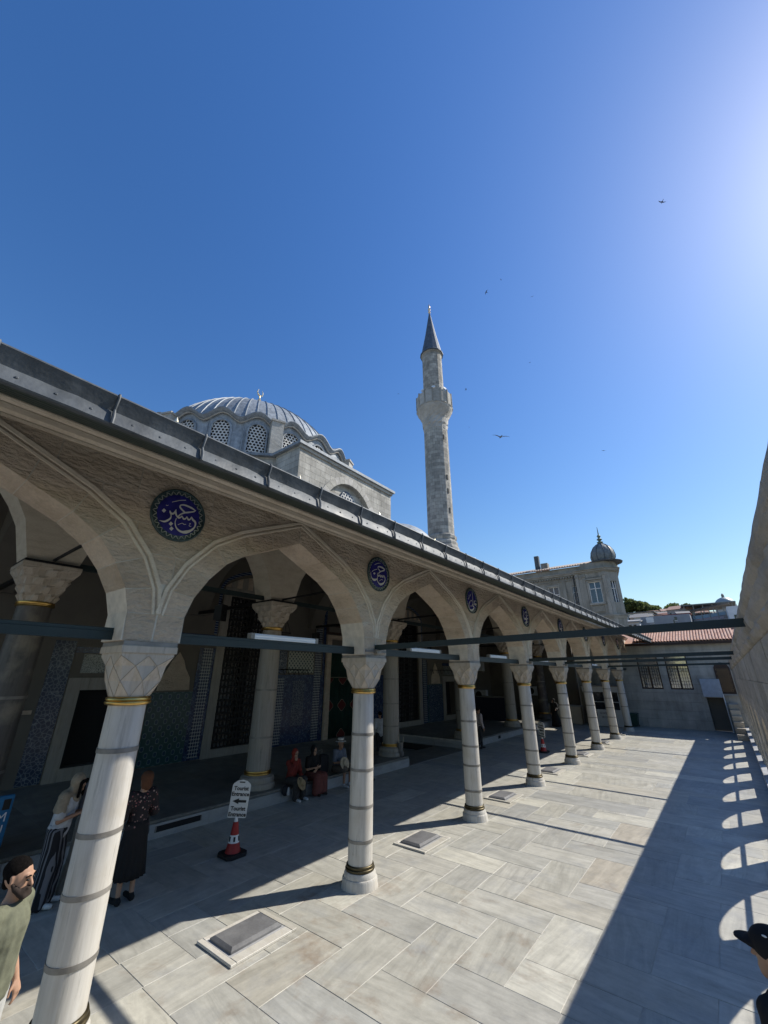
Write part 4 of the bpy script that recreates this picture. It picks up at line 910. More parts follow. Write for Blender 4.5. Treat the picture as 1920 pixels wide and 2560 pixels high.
st = MB(); st.rings([[((RD-.17+o)*math.cos(2*PI*k/N), (RD-.17+o)*math.sin(2*PI*k/N), crest(2*PI*k/N)-.2+dz) for k in range(N)] for o,dz in ((0,0),(.07,.01),(.1,.05),(0,.06))], cap=False); st.build('stone_string', M['mosque'], dr, smooth=True)
ww, wz0, wzs = .52, 14.95, 16.55
wp = MB().prism([(-ww,wz0)]+[(ww*math.sin(-PI/2+PI*k/12),wzs+ww*1.05*math.cos(-PI/2+PI*k/12)) for k in range(13)]+[(ww,wz0)],'x',-.3,0)
pane = wp.mesh('window', M['dark']); lat = hexlattice(0,ww,wz0,17.2,wzs,.125,.03).mesh('lattice', M['lattice'], recalc=False)
fr = MB(); P = [(-ww,wz0)]+[(ww*math.sin(-PI/2+PI*k/16),wzs+ww*1.05*math.cos(-PI/2+PI*k/16)) for k in range(17)]+[(ww,wz0)]
R = []
for i,(y,z) in enumerate(P):
    p0,p1 = P[max(i-1,0)],P[min(i+1,len(P)-1)]; t_ = Vector((p1[0]-p0[0],p1[1]-p0[1])).normalized(); nn = Vector((-t_.y,t_.x))
    R.append([(-.02,y,z),(.09,y,z),(.10,y+nn.x*.06,z+nn.y*.06),(.04,y+nn.x*.12,z+nn.y*.12),(-.02,y+nn.x*.12,z+nn.y*.12)])
frm = fr.rings(R).mesh('window_surround', M['lead_dome'])
butt = MB().box(-.2,.55,-.36,.36,13.9,17.3).box(-.2,.62,-.42,.42,17.3,17.42).mesh('buttress', M['mosque'])
seam = MB().box(-.02,.05,-.03,.03,14.3,17.0).mesh('lead_roll', M['lead_dome'])
for k in range(24):
    a = STEP*k
    if not (-85 < math.degrees((a+PI)%(2*PI)-PI) < 75): continue
    c,s = math.cos(a),math.sin(a); rr = RD-.24
    w = link('window', pane, dr, (rr*c,rr*s,0), rz=a); link('lattice', lat, w); link('window_surround', frm, w)
    b = a+STEP/2; link('lead_roll', seam, dr, ((RD-.27)*math.cos(b+.03),(RD-.27)*math.sin(b+.03),0), rz=b)
for k in range(8):
    a = PI/8+k*PI/4; link('buttress', butt, dr, ((RD-.2)*math.cos(a),(RD-.2)*math.sin(a),0), rz=a)
# dome of lead gores
dm = thing('main_dome', 'great lead ribbed dome of the mosque with gilded crescent finial', 'dome', (DC[0],DC[1],15.13))
RDm = 7.69; NG = 64; ga = 2*PI/NG
gm = MB(); nz = 14; L = []
t0 = math.asin(2.1/RDm)
rows = []
for j in range(nz+1):
    t_ = t0+(PI/2-.012-t0)*j/nz; r,z = RDm*math.cos(t_),RDm*math.sin(t_); row = []
    for u,h in ((-.5,.0),(-.40,.0),(.40,.0),(.425,.055),(.475,.055),(.5,.0)):
        row.append(((r+h*math.cos(t_))*math.cos(u*ga),(r+h*math.cos(t_))*math.sin(u*ga),z+h*math.sin(t_)))
    rows.append(row)
vs = [p for r in rows for p in r]; n6 = 6
fs = [(j*n6+k,j*n6+k+1,(j+1)*n6+k+1,(j+1)*n6+k) for j in range(nz) for k in range(n6-1)]
gme = auto(MB().add(vs,fs).mesh('lead_gore', M['lead_dome']), 50)
for k in range(NG): link('lead_gore', gme, dm, rz=ga*k)
fz = RDm
fz += .35
fn = auto(MB().lathe([(.20,-.45),(.25,-.05),(.30,.05),(.12,.25),(.30,.55),(.10,.8),(.22,1.02),(.08,1.22),(.15,1.4),(.05,1.58),(.05,1.9)],16).build('finial', plain('aged_gilding',(.72,.58,.30),.3,.85), dm, loc=(0,0,fz)))
cm = MB(); P = []
for k in range(15):
    a = rad(-250+320*k/14) if False else rad(125+290*k/14); P.append((0,.30*math.cos(a)*.9,.32*math.sin(a)))
cm.tube([(p[0],p[1],p[2]+2.2) for p in P],[.012+.05*math.sin(PI*k/14) for k in range(15)],8).build('crescent', plain('crescent_gilding',(.75,.62,.34),.3,.85), fn)
# corner dome just showing over the roof
t = thing('corner_dome', 'small smooth lead dome showing over the arcade roof right of the mosque block', 'dome', (-13.4,25.5,10.25))
MB().lathe([(3.0,0),(3.0,1.6)],32).build('drum', M['mosque'], t); auto(MB().lathe([(3.1,1.6)]+[(3.05*math.cos(a*PI/24),1.7+2.55*math.sin(a*PI/24)) for a in range(12)],48).build('shell', M['lead_dome'], t))
t = thing('roof_turret', 'dark lead topped stone turret at the right end of the mosque block', 'turret', (-12.4,20.6,12))
MB().box(-.9,.9,-.8,.8,0,3.6).build('body', M['mosque'], t); MB().box(-1.0,1.0,-.9,.9,3.6,3.8).build('cap', M['lead_dome'], t)
# ================================================================ MINARET
mn = thing('minaret', 'slender ashlar minaret with one balcony and pointed lead cone', 'minaret', (-12.0,30.12,0))
def poly(r,n=14): return n
auto(MB().lathe([(1.55,-1),(1.55,13.2),(1.42,13.5),(1.42,13.75),(1.30,13.95),(1.36,14.1),(1.36,14.35),(1.2,14.5)],14).build('base', M['minaret'], mn),20)
auto(MB().lathe([(1.19,14.5),(1.16,25.4)],14).build('shaft', M['minaret'], mn),20)
R = []
for j,(r,z) in enumerate(((1.16,25.4),(1.18,25.85),(1.24,26.0),(1.24,26.3),(1.27,26.65),(1.34,26.85),(1.45,27.1),(1.60,27.4),(1.75,27.7),(1.80,27.9))):
    R.append([((r+(.04 if (k+j)%2 else -.03)*(1 if 0 < j < 5 else .35 if j < 9 else 0))*math.cos(2*PI*k/28),(r+(.04 if (k+j)%2 else -.03)*(1 if 0 < j < 5 else .35 if j < 9 else 0))*math.sin(2*PI*k/28),z) for k in range(28)])
MB().rings(R).build('stalactite_corbel', M['mosque'], mn)
MB().lathe([(1.86,27.9),(1.86,28.02)],14).build('balcony_floor', M['mosque'], mn)
pn = MB().box(-.035,.035,-.37,.37,28.02,29.42).mesh('parapet_panel', M['mosque']); pp = MB().box(-.07,.07,-.06,.06,28.02,29.55).mesh('parapet_post', M['render_grey'])
for k in range(14):
    a = 2*PI*k/14; link('parapet_panel', pn, mn, (1.74*math.cos(a),1.74*math.sin(a),0), rz=a); a += PI/14; link('parapet_post', pp, mn, (1.79*math.cos(a),1.79*math.sin(a),0), rz=a)
auto(MB().lathe([(1.06,28.0),(1.04,34.9),(1.14,35.05),(1.14,35.2)],14).build('upper_shaft', M['minaret'], mn),20)
auto(MB().lathe([(1.24,35.12),(1.26,35.22),(1.12,35.4),(.62,38.0),(.06,41.5)],14).build('cone', lead('cone_lead',(.10,.12,.15),.5), mn),12)
auto(MB().lathe([(.06,41.4),(.16,41.6),(.07,41.8),(.17,42.05),(.06,42.25),(.11,42.45),(.02,42.9)],10).build('finial', plain('minaret_gilding',(.7,.55,.4),.4,.6), mn))
for z,a in ((24.3,-22),(20,-14),(18.6,-14),(16.7,-10)): 
    o = MB().box(-.05,.03,-.07,.07,-.25,.25).build('slit_window', M['dark'], mn, loc=(1.165*math.cos(rad(a)),1.165*math.sin(rad(a)),z)); o.rotation_euler = (0,0,rad(a))
for k,a in enumerate((-100,-60,-20)): 
    o = auto(MB().lathe([(.05,0),(.06,.05),(.19,.28)],12).build('horn_speaker', M['white'], mn, loc=(1.5*math.cos(rad(a)),1.5*math.sin(rad(a)),29.6))); o.rotation_euler = (rad(70),0,rad(a+90))
# ================================================================ TOWN BEHIND
def hz(x,y):
    return float(np.interp(y,[40,52,60,75,85,110,140,220,600],[-7,1,5.5,8.5,10.5,14,19.0,22,10]))+ .4*math.sin(x*.3+y*.1)
hm = MB(); xs = [-60+5*i for i in range(29)]; yy = [40,46,52,56,60,66,75,85,97,110,125,140,170,220,400,600]
hm.add([(x,y,hz(x,y)) for y in yy for x in xs],[(j*29+i,j*29+i+1,(j+1)*29+i+1,(j+1)*29+i) for j in range(len(yy)-1) for i in range(28)])
tag(hm.build('hill', plain('hillside_earth',(.20,.18,.14),.95,var=.3,sc=.3), smooth=True), kind='structure')
tb = thing('turret_building', 'weathered grey corner house with onion dome turret behind the arcade', 'building', (0,42,0))
RG = M['render_grey']
def tw(x0,x1,z0,z1,y0=0,y1=.4,nm='wall'): MB().box(x0,x1,y0,y1,z0,z1).build(nm, RG, tb)
def facade_openings(x0,x1,z0,z1,ops,fn):
    xs = sorted({x0,x1,*[v for o in ops for v in o[:2]]})
    for a,b in zip(xs,xs[1:]):
        o = [q for q in ops if q[0] <= a+1e-6 and q[1] >= b-1e-6]
        if o: fn(a,b,z0,o[0][2]); fn(a,b,o[0][3],z1)
        else: fn(a,b,z0,z1)
facade_openings(-13,-4.16,-7,12.3,[(-10.2,-9.2,8.9,11.3),(-7.03,-6.0,8.9,11.3),(-4.72,-4.18,9.2,11.2)],lambda a,b,c,d: tw(a,b,c,d,.55,1.0))
facade_openings(-4.16,-1.5,-7,12.3,[(-3.12,-2.06,9.25,11.25)],lambda a,b,c,d: tw(a,b,c,d,0,.4))
tw(-13,-4.16,-7,12.3,1.4,8,'core'); MB().prism([(-4.16,.6),(-1.5,.6),(-.9,1.1),(-2.2,7),(-4.16,7)],'z',-7,12.3).build('core', RG, tb)
# canted corner with its own window
d = Vector((.88,.85)).normalized(); nn = Vector((d.y,-d.x)); Lc = Vector((.88,.85)).length
def cant(a,b,z0,z1,t0,t1,mat,nm,par=None):
    p = [Vector((-1.5,0))+d*a-nn*t0, Vector((-1.5,0))+d*b-nn*t0, Vector((-1.5,0))+d*b-nn*t1, Vector((-1.5,0))+d*a-nn*t1]
    return MB().prism([(v.x,v.y) for v in p],'z',z0,z1).build(nm, mat, par or tb)
for a,b,z0,z1 in ((0,.35,-7,12.3),(.9,Lc,-7,12.3),(.35,.9,-7,9.25),(.35,.9,11.2,12.3)): cant(a,b,z0,z1,0,.4,RG,'wall')
MB().prism([(-.62,.85),(-1.9,7),(-2.1,7),(-.85,.95)],'z',-7,12.3).build('side_wall', RG, tb)
def win(x0,x1,z0,z1,y,par):
    w = MB().box(x0,x1,y+.2,y+.24,z0,z1).build('window', M['glassb'], par); f = .07
    for a,b,c,e in ((x0,x0+f,z0,z1),(x1-f,x1,z0,z1),(x0+f,x1-f,z0,z0+f),(x0+f,x1-f,z1-f,z1),((x0+x1)/2-.035,(x0+x1)/2+.035,z0+f,z1-f)): MB().box(a,b,y+.1,y+.198,c,e).build('frame', M['white'], w)
    MB().box(x0+f,x1-f,y+.11,y+.197,lerp(z0,z1,.66),lerp(z0,z1,.66)+.06).build('frame', M['white'], w)
    MB().box(x0-.15,x1+.15,y-.12,y+.02,z0-.16,z0).build('sill', RG, w)
    MB().box(x0-.14,x0,y-.05,y+.0,z0,z1+.14).build('surround', RG, w); MB().box(x1,x1+.14,y-.05,y,z0,z1+.14).build('surround', RG, w); MB().box(x0,x1,y-.05,y,z1,z1+.14).build('surround', RG, w)
win(-7.03,-6.0,8.9,11.3,.55,tb); win(-10.2,-9.2,8.9,11.3,.55,tb); win(-4.72,-4.18,9.2,11.2,.55,tb); win(-3.12,-2.06,9.25,11.25,0,tb)
cant(.36,.89,9.26,11.19,.22,.26,M['glassb'],'window'); cant(.36,.42,9.26,11.19,.12,.2,M['white'],'frame'); cant(.83,.89,9.26,11.19,.12,.2,M['white'],'frame'); cant(.6,.66,9.26,11.19,.12,.2,M['white'],'frame'); cant(.42,.83,10.5,10.56,.12,.2,M['white'],'frame')
for z0,z1,o in ((12.1,12.22,.08),(12.22,12.38,.2),(12.38,12.46,.3),(8.0,8.16,.14),(7.84,8.0,.06)):
    MB().prism([(-4.3,-o),(-1.5+o*.4,-o),(-.62+o,.85-o*.4),(-1.9+o,7),(-4.3,7)],'z',z0,z1).build('cornice', RG, tb); MB().box(-13,-4.3,.55-o,1.2,z0,z1).build('cornice', RG, tb)
for k in range(34): MB().box(-12.9+.26*k,-12.78+.26*k,.30,.55,11.98,12.1).build('dentil', RG, tb) if k < 33 else None
MB().prism([(-3.6,.1),(-1.5,.1),(-.72,.88),(-.72,3),(-3.6,3)],'z',12.46,13.1).build('parapet', RG, tb)
for x in (-4.16,-3.55,-1.78): MB().box(x,x+.26,-.07,.0,8.17,12.09).build('pilaster', RG, tb); MB().box(x-.05,x+.31,-.12,.0,11.75,11.95).build('pilaster_capital', RG, tb)
for x in (-8.3,-5.6): MB().box(x,x+.3,.47,.55,8.17,11.97).build('pilaster', RG, tb)
MB().box(-3.1,-2.08,-.06,.0,8.45,8.95).build('apron_panel', RG, tb); MB().box(-3.3,-1.88,-.14,.0,11.42,11.56).build('hood_mould', RG, tb)
for k in range(9): MB().tube([(-4.0+.28*k+.13*math.cos(a),-.04,11.72-.09*math.sin(a)) for a in [PI*q/6 for q in range(7)]],.03,5).build('garland', RG, tb)
for k in range(26): MB().tube([(-12.6+.31*k+.14*math.cos(a),.50,11.8-.1*math.sin(a)) for a in [PI*q/6 for q in range(7)]],.03,5).build('garland', RG, tb)
MB().tube([(-4.45,.44,-2),(-4.45,.44,12.1)],.05,8).build('drain_pipe', M['lead'], tb)
MB().box(-13,-3.6,.6,1.2,12.46,13.05).build('parapet', RG, tb)
MB().add([(-13.2,.3,13.1),(-2.9,.3,13.1),(-2.9,4,14.1),(-13.2,4,14.1),(-13.2,.3,13.02),(-2.9,.3,13.02)],[(0,1,2,3),(0,1,5,4)]).build('roof', M['tile'], tb)
for k in range(40): MB().tube([(-13+.25*k,.25,13.12),(-13+.25*k,3.9,14.12)],.07,6).build('roof_tile_row', plain('pale_roof_tile',(.42,.36,.31),.9) if k == 0 else bpy.data.materials['pale_roof_tile'], tb)
tu = MB().lathe([(1.55,13.1),(1.6,13.2),(1.05,13.35),(.98,13.4)],20,(-1.62,1.4,0)).build('turret_eave', M['lead'], tb)
auto(MB().lathe([(.95,13.35),(1.06,13.6),(1.10,13.9),(1.0,14.35),(.78,14.72),(.45,15.0),(.18,15.15)],20,(-1.62,1.4,0)).build('onion_dome', lead('onion_lead',(.16,.175,.175),.55), tb),25)
for k in range(10):
    a = 2*PI*k/10; MB().tube([(-1.62+r*math.cos(a),1.4+r*math.sin(a),z) for r,z in ((.97,13.35),(1.08,13.6),(1.12,13.9),(1.02,14.35),(.8,14.73),(.46,15.02),(.18,15.17))],.025,5).build('dome_rib', M['lead'], tb)
auto(MB().lathe([(.18,15.1),(.30,15.3),(.10,15.42),(.26,15.6),(.09,15.75),(.19,15.95),(.06,16.1),(.02,16.9)],12,(-1.62,1.4,0)).build('spire', plain('verdigris',(.16,.22,.19),.6,.3), tb))
MB().box(-8.3,-7.85,1.5,1.9,13.2,15.0).build('chimney', M['lead'], tb); MB().box(-7.7,-7.0,1.5,2.1,13.2,14.1).build('chimney', RG, tb)
def house(nm,label,x0,x1,y,dp,z0,z1,c,wins=(),roof=None,cat='building'):
    t = thing(nm,label,cat,((x0+x1)/2,y,z0)); m = plain(nm+'_render',c,.9,var=.15,sc=1.2); h = (x1-x0)/2
    MB().box(-h,h,0,dp,0,z1-z0).build('wall', m, t)
    for (a,b,za,zb) in wins:
        w = MB().box(a,b,-.03,.0,za,zb).build('window', M['glassd'], t); MB().box(a-.04,b+.04,-.06,.0,za-.06,za).build('sill', M['white'], w)
    if roof:
        rh, rc, ov = roof; mr = plain(nm+'_roof',rc,.8); MB().add([(-h-ov,-ov,z1-z0+.02),(h+ov,-ov,z1-z0+.02),(h+ov,dp+ov,z1-z0+rh),(-h-ov,dp+ov,z1-z0+rh),(-h-ov,-ov,z1-z0-.12),(h+ov,-ov,z1-z0-.12),(h+ov,dp+ov,z1-z0+rh-.14),(-h-ov,dp+ov,z1-z0+rh-.14)],[(0,1,2,3),(7,6,5,4),(0,1,5,4),(1,2,6,5),(2,3,7,6),(3,0,4,7)]).build('roof', mr, t)
    return t
t = house('grey_block','plain grey flat roofed block behind the red tile roof, small lit window',-1.5,3.5,60,6,4,9.75,(.30,.315,.34),((.95,1.2,5.1,5.5),(2.8-2,2.9-2,4,5.2),(-1.6,-1.2,4.9,5.3)))
MB().box(-1.95,-1.15,-.05,-.031,5.0,5.65).build('painted_lit_patch', M['white'], t)  # white panel paints a lit patch onto the grey wall
house('gable_shed','small white lean-to house left of the grey block',-3.0,-1.5,58,4,4,9.1,(.50,.51,.53),((-.5,-.1,4.2,4.7),(.1,.4,4.2,4.7)),(.6,(.30,.30,.30),.2))
house('white_terrace','long pale house below the wooded hill',-6.6,-2.4,85,6,9,13.4,(.62,.62,.60),((-1.6,-1.2,3.2,3.8),(-.6,-.3,3.2,3.8),(.4,.7,3.2,3.8),(1.2,1.6,3.2,3.8)),(.3,(.16,.15,.14),.4))
house('brick_house','brownish house with flat roof at the foot of the hill',-2.0,1.3,78,5,8,12.0,(.42,.36,.32),((-.9,-.5,2.8,3.4),(.3,.7,2.8,3.4)),(.3,(.22,.2,.18),.3))
t = house('canopy_terrace','hillside restaurant with long dark canopy roof',2.6,8.2,75,6,8,11.2,(.17,.17,.18),((-2,-1.4,1.8,2.6),(-.6,0,1.8,2.6),(.9,1.5,1.8,2.6)))
MB().slab(-3.1,3.2,-1,6.5,4.45,4.62,.03).build('canopy', plain('canopy_sheet',(.16,.17,.16),.6), t)
for k in range(6): MB().box(-2.8+1.1*k,-2.68+1.1*k,-.8,-.68,3.2,4.45).build('post', M['strap'], t)
t = house('glass_balcony_house','terrace house with pale blue glass balustrade and sloping roof',3.6,7.3,65,4,4,9.5,(.40,.37,.35),((-1.0,-.5,4.2,4.9),(.2,.7,4.2,4.9)))
MB().add([(-1.8,-.1,5.55),(1.8,-.1,5.95),(1.8,-.05,6.35),(-1.8,-.05,5.95)],[(0,1,2,3)]).build('balustrade', plain('blue_glass',(.30,.38,.43),.2), t)
MB().add([(-2.0,-.8,6.65),(2.0,-.8,7.25),(2.2,3.5,7.5),(-2.0,3.5,6.9),(-2.0,-.8,6.55),(2.0,-.8,7.15),(2.2,3.5,7.4),(-2.0,3.5,6.8)],[(0,1,2,3),(7,6,5,4),(0,1,5,4),(1,2,6,5),(2,3,7,6),(3,0,4,7)]).build('sloping_roof', plain('dark_roof_sheet',(.09,.09,.09),.7), t)
for k in range(5): MB().box(-1.7+.8*k,-1.6+.8*k,-.3,-.2,5.5,6.75).build('post', M['strap'], t)
house('red_awning_house','small house front under a dark red awning',.6,2.9,70,4,7,10.9,(.25,.2,.2),((-.6,-.2,2.6,3.2),(.2,.6,2.6,3.2)),(.3,(.18,.035,.035),.5))
house('white_tall_house','narrow white house front beside the eroded wall top',7.0,9.5,60,5,4,10.25,(.72,.72,.72),((-.8,-.45,4.6,5.3),(-.1,.2,4.6,5.3)))
house('blue_white_block','pale blue white block low between tile roof and wall',6.2,7.6,55,3,2,8.0,(.55,.6,.67),())
for k,(x,y,z,c) in enumerate(((2.4,54,7.2,(.20,.17,.15)),(3.3,53,7.6,(.28,.25,.22)),(4.2,54,7.4,(.16,.14,.13)),(5.1,53,7.7,(.33,.30,.27)),(5.8,54,7.5,(.2,.17,.15)))):
    house('market_shack','small cluttered rooftop shack %s behind the tile roof'%('with dark front','with pale wall','with brown shutter','with cream wall','beside the pale block')[k],x,x+.75,y,2,2,z,c,((-.2,.1,4.6,5.2),),(.2,(.1,.09,.09),.15))
t = thing('hill_dome', 'large pale dome with a small lantern on the skyline hill', 'dome', (8.05,95,12))
MB().lathe([(1.6,0),(1.6,2.6)],24).build('drum', plain('pale_dome_stone',(.40,.40,.38),.8), t)
auto(MB().lathe([(1.55*math.cos(a*PI/20),2.6+1.5*math.sin(a*PI/20)) for a in range(10)]+[(.12,4.1)],32).build('shell', plain('pale_dome_lead',(.36,.39,.37),.5,.3), t)); MB().lathe([(.22,4.05),(.2,4.5),(.24,4.5),(.05,4.8)],10).build('lantern', M['strap'], t)
hr = random.Random(9); HC = [(.58,.57,.54),(.46,.42,.37),(.62,.60,.55),(.36,.33,.31),(.50,.40,.34)]; HM = [plain('hill_house_render',c,.9,var=.2,sc=1.0) for c in HC]; HR = [plain('hill_roof',c,.85,var=.25) for c in ((.32,.15,.11),(.22,.21,.20),(.40,.24,.18))]
for k in range(26):
    y = hr.uniform(66,120); x = 5.17+y*hr.uniform(-.125,.035); top = 3+y*hr.uniform(.098,.124)*(1-.10*max(0,(x-5.17)/y+.02)); w = hr.uniform(.7,1.7); hh = hr.uniform(2.5,4.5)
    t = thing('hillside_house', 'small '+('white','brown','cream','dark grey','ochre')[k%5]+' house with '+('red','grey','terracotta')[k%3]+' roof on the far hillside', 'house', (x,y,top-hh), hr.uniform(-.35,.35), 'houses on the far hillside')
    MB().box(-w,w,0,3,-3,hh).build('wall', HM[k%5], t); rm = HR[k%3]
    MB().prism([(-.2,hh),(3.2,hh),(1.5,hh+hr.uniform(.25,.7))],'x',-w-.12,w+.12).build('roof', rm, t)
    for j in range(2):
        for q in range(3): MB().box(-w*.75+q*w*.62,-w*.75+q*w*.62+.24,-.03,.0,hh-.85-j*1.0,hh-.4-j*1.0).build('window', M['glassd'], t)
# wooded hilltop
wd = random.Random(5); lv = MB(); lv2 = []
for k in range(60):
    cx, cy = wd.uniform(-22,3), wd.uniform(128,146)
    top = float(np.interp(cx,[-22,-13.5,-9,-6.5,-4.4,-3,-1.5,1,3],[24,23.8,23.3,22.2,20.7,20.9,21.7,21.2,20]))-(140-cy)*.06+wd.uniform(-.9,.2)
    r = wd.uniform(1.0,1.9); cz = top-r
    for j in range(230):
        v = Vector((wd.gauss(0,1),wd.gauss(0,1),wd.gauss(0,1))).normalized()*r*wd.uniform(.72,1.05); v.z *= .85
        s = wd.uniform(.13,.32); a = Vector((wd.gauss(0,1),wd.gauss(0,1),wd.gauss(0,1))).normalized(); b = a.orthogonal().normalized()*s; c = a.cross(b)
        p = Vector((cx,cy,cz))+v; lv.add([p-b-c,p+b-c*.6,p+b*.7+c,p-b*.8+c],[(0,1,2,3)])
def leafmat():
    t = T('hill_foliage'); n = t.noise(t.co((1,1,1),False,'World'), .6, 4); t.col(t.ramp(n,[(.3,(.06,.085,.03)),(.55,(.13,.16,.055)),(.75,(.20,.21,.085))])); t.rough(.9); tr = t.nd('BsdfTranslucent'); t.l.new(t.b.inputs['Base Color'].links[0].from_socket, tr.inputs[0]); mx = t.nd('MixShader', {0: .5}); t.l.new(t.b.outputs[0], mx.inputs[1]); t.l.new(tr.outputs[0], mx.inputs[2]); t.l.new(mx.outputs[0], t.n['Material Output'].inputs[0]); return t.m
tag(lv.build('woods', leafmat(), recalc=False), 'green trees massed along the hilltop at the skyline', 'woods', kind='stuff')
# ================================================================ BIRDS
bw_, bd_ = plain('gull_white',(.55,.56,.58),.7), plain('bird_dark',(.06,.06,.065),.8)
def bird(pos, span, rz, label, mat, pitch=0):
    t = thing('gull' if span > 1 else 'swift', label, 'bird', pos, rz); t.rotation_euler = (pitch,.1,rz); s = span/2
    m = MB(); R = []
    for y,r in ((-.42,.01),(-.30,.05),(-.1,.09),(.12,.085),(.26,.05),(.34,.055),(.40,.035),(.46,.008)): R.append([(r*s*1.1*math.cos(2*PI*k/8),y*s,r*s*math.sin(2*PI*k/8)) for k in range(8)])
    for q in (-1,1):
        P = [(.04,.10,.0,.28),(.35,.16,.14,.24),(.6,.10,.18,.17),(.85,-.02,.12,.10),(1,-.10,.06,.01)]
        m.rings([[(q*x*s,(y+w*.35)*s,z*s),(q*x*s,y*s,(z+.018)*s),(q*x*s,(y-w*.65)*s,z*s),(q*x*s,y*s,(z-.012)*s)] for x,y,z,w in P])
    m.rings(R); m.add([(-.03*s,-.36*s,0),(.03*s,-.36*s,0),(.10*s,-.58*s,0),(0,-.54*s,.01*s),(-.10*s,-.58*s,0)],[(0,1,2,3,4)])
    m.build('body', mat, t, smooth=True); return t
bird((-5.7,30.6,22.7),1.55,rad(40),'white gull gliding right of the minaret, wings spread',plain('gull_grey',(.16,.17,.19),.7),.25)
for k,(p,l) in enumerate(zip([(12.3,45.1,56.1),(-10.0,52.6,68.0),(-7.6,37.2,48.3),(-7.0,60.2,68.8),(-31.5,50.9,52.6),(-15.8,46.6,43.1),(-12.0,71.0,63.7),(-2.0,66.6,36.8),(-25.1,67.2,51.1)],
    ['bird highest in the sky, toward the sunlit right edge','tiny bird above and right of the minaret tip','tiny dark bird just right of the minaret tip','faint bird far right of the minaret cone','speck of a bird between dome and minaret','dark bird right of the minaret balcony','speck of a bird above the gull','distant bird low over the grey corner house','speck of a bird left of the gull'])):
    bird(p,(.95,.5,.75,.6,.5,.8,.5,.7,.4)[k],rad(40+50*k),l,bd_,.3*(k%3-1))
# ================================================================ THINGS ON THE PAVEMENT
cov = stone('grey_cover_stone',(.13,.13,.135),(.19,.19,.195),(.25,.25,.25),3,(1,1,1),r=.45,rv=.15,bs=.12); pla = M['step']
cream = stone('cream_marble',(.46,.43,.36),(.56,.53,.46),(.62,.60,.54),2.5,(1,2,1),r=.5,bs=.1)
CV = auto(MB().add([(-.25,-.40,0),(.25,-.40,0),(.25,.40,0),(-.25,.40,0),(-.25,-.40,.022),(.25,-.40,.022),(.25,.40,.022),(-.25,.40,.022),(-.205,-.36,.046),(.205,-.36,.046),(.205,.36,.046),(-.205,.36,.046)],[(3,2,1,0),(0,1,5,4),(1,2,6,5),(2,3,7,6),(3,0,4,7),(4,5,9,8),(5,6,10,9),(6,7,11,10),(7,4,8,11),(8,9,10,11)]).mesh('cover', cov),20)
slb = ['raised grey stone cover on a pale plate between first and second columns','raised grey stone cover between the second and third columns','raised grey stone cover between the third and fourth columns','raised grey stone cover between the fourth and fifth columns','raised grey stone cover between the fifth and sixth columns','raised grey stone cover between the sixth and seventh columns','raised grey stone cover between the seventh and last columns']
for i in range(7):
    ym = (YC[i]+YC[i+1])/2+.04
    t = thing('floor_cover', slb[i], 'floor cover', (-.2,ym+.06,.004), 0, 'raised stone covers along the arcade')
    t.scale = (.9,.9,1); o = link('cover', CV, t, (-.04,0,.0205))
    for a,b,c,d in ((-.40,.40,-.52,-.44),(-.40,.40,.44,.52),(-.40,-.33,-.437,.437),(.25,.40,-.437,.437)): MB().slab(a,b,c,d,0,.024,.005).build('edging', cream, t)
    MB().box(-.327,.247,-.437,.437,0,.02).build('plate', pla, t)
red, rub = plain('cone_red',(.34,.022,.02),.45), plain('cone_rubber',(.014,.014,.016),.7)
def sign(t, rz, side=False):
    s = thing; e = bpy.data.objects.new('sign_panel', None)
    P = [(-.155,0),(.155,0),(.165,.02),(.165,.50),(.15,.53),(.09,.575),(0,.595),(-.09,.575),(-.15,.53),(-.165,.50),(-.165,.02)]
    m = MB().prism(P,'y',-.012,.012).build('sign_panel', plain('sign_board_white',(.66,.66,.63),.5,var=.05), t, loc=(0,0,.56)); m.rotation_euler = (0,rad(4),rz)
    MB().box(-.05,.05,-.0135,-.0125,.545,.565).build('slot', M['black'], m)
    for zz,tx in ((.455,'Tourist'),(.365,'Entrance'),(.14,'Tourist'),(.05,'Entrance')): text_mesh(tx,.088,M['black'],bold=.0028,parent=m,matrix=Matrix.Translation((0,-.0145,zz))@RX)
    MB().prism([(-.125,.255),(-.01,.30),(-.01,.275),(.125,.275),(.125,.235),(-.01,.235),(-.01,.21)],'y',-.0145,-.0128).build('arrow', M['black'], m)
    return m
for k,(x,y,l,rz,sc) in enumerate(((-2.49,5.38,'red and white traffic cone with Tourist Entrance sign facing the camera',rad(48),1.0),(-1.57,19.47,'far red and white traffic cone with its sign turned edge on',rad(-25),.98))):
    t = thing('traffic_cone', l, 'traffic cone', (x,y,.004), 0, 'traffic cones with sign boards')
    MB().prism([(.2*sx_*(1 if q else .72),.2*sy_*(.72 if q else 1)) for sx_,sy_,q in ((1,1,0),(1,1,1),(1,-1,1),(1,-1,0),(-1,-1,0),(-1,-1,1),(-1,1,1),(-1,1,0))],'z',0,.06).build('foot', rub, t)
    auto(MB().lathe([(.135,.06),(.125,.09),(.098,.20)],24).build('lower_cone', red, t)); auto(MB().lathe([(.0985,.20),(.076,.315)],24).build('reflective_band', M['white'], t)); auto(MB().lathe([(.0755,.315),(.045,.50),(.04,.505)],24).build('upper_cone', red, t))
    for q in range(6):
        a = 2*PI*q/6+.5; o = MB().box(-.012,.002,-.016,.016,-.035,.035).build('band_mark', M['black'], t, loc=(.089*math.cos(a),.089*math.sin(a),.258)); o.rotation_euler = (0,-.18,a)
    auto(MB().lathe([(.042,.50),(.03,.53),(.028,.575)],14).build('neck', M['white'], t)); sign(t, rz)
t = thing('steel_bucket', 'steel umbrella bucket with sticks at the platform corner', 'bucket', (-4.62,13.42,.31))
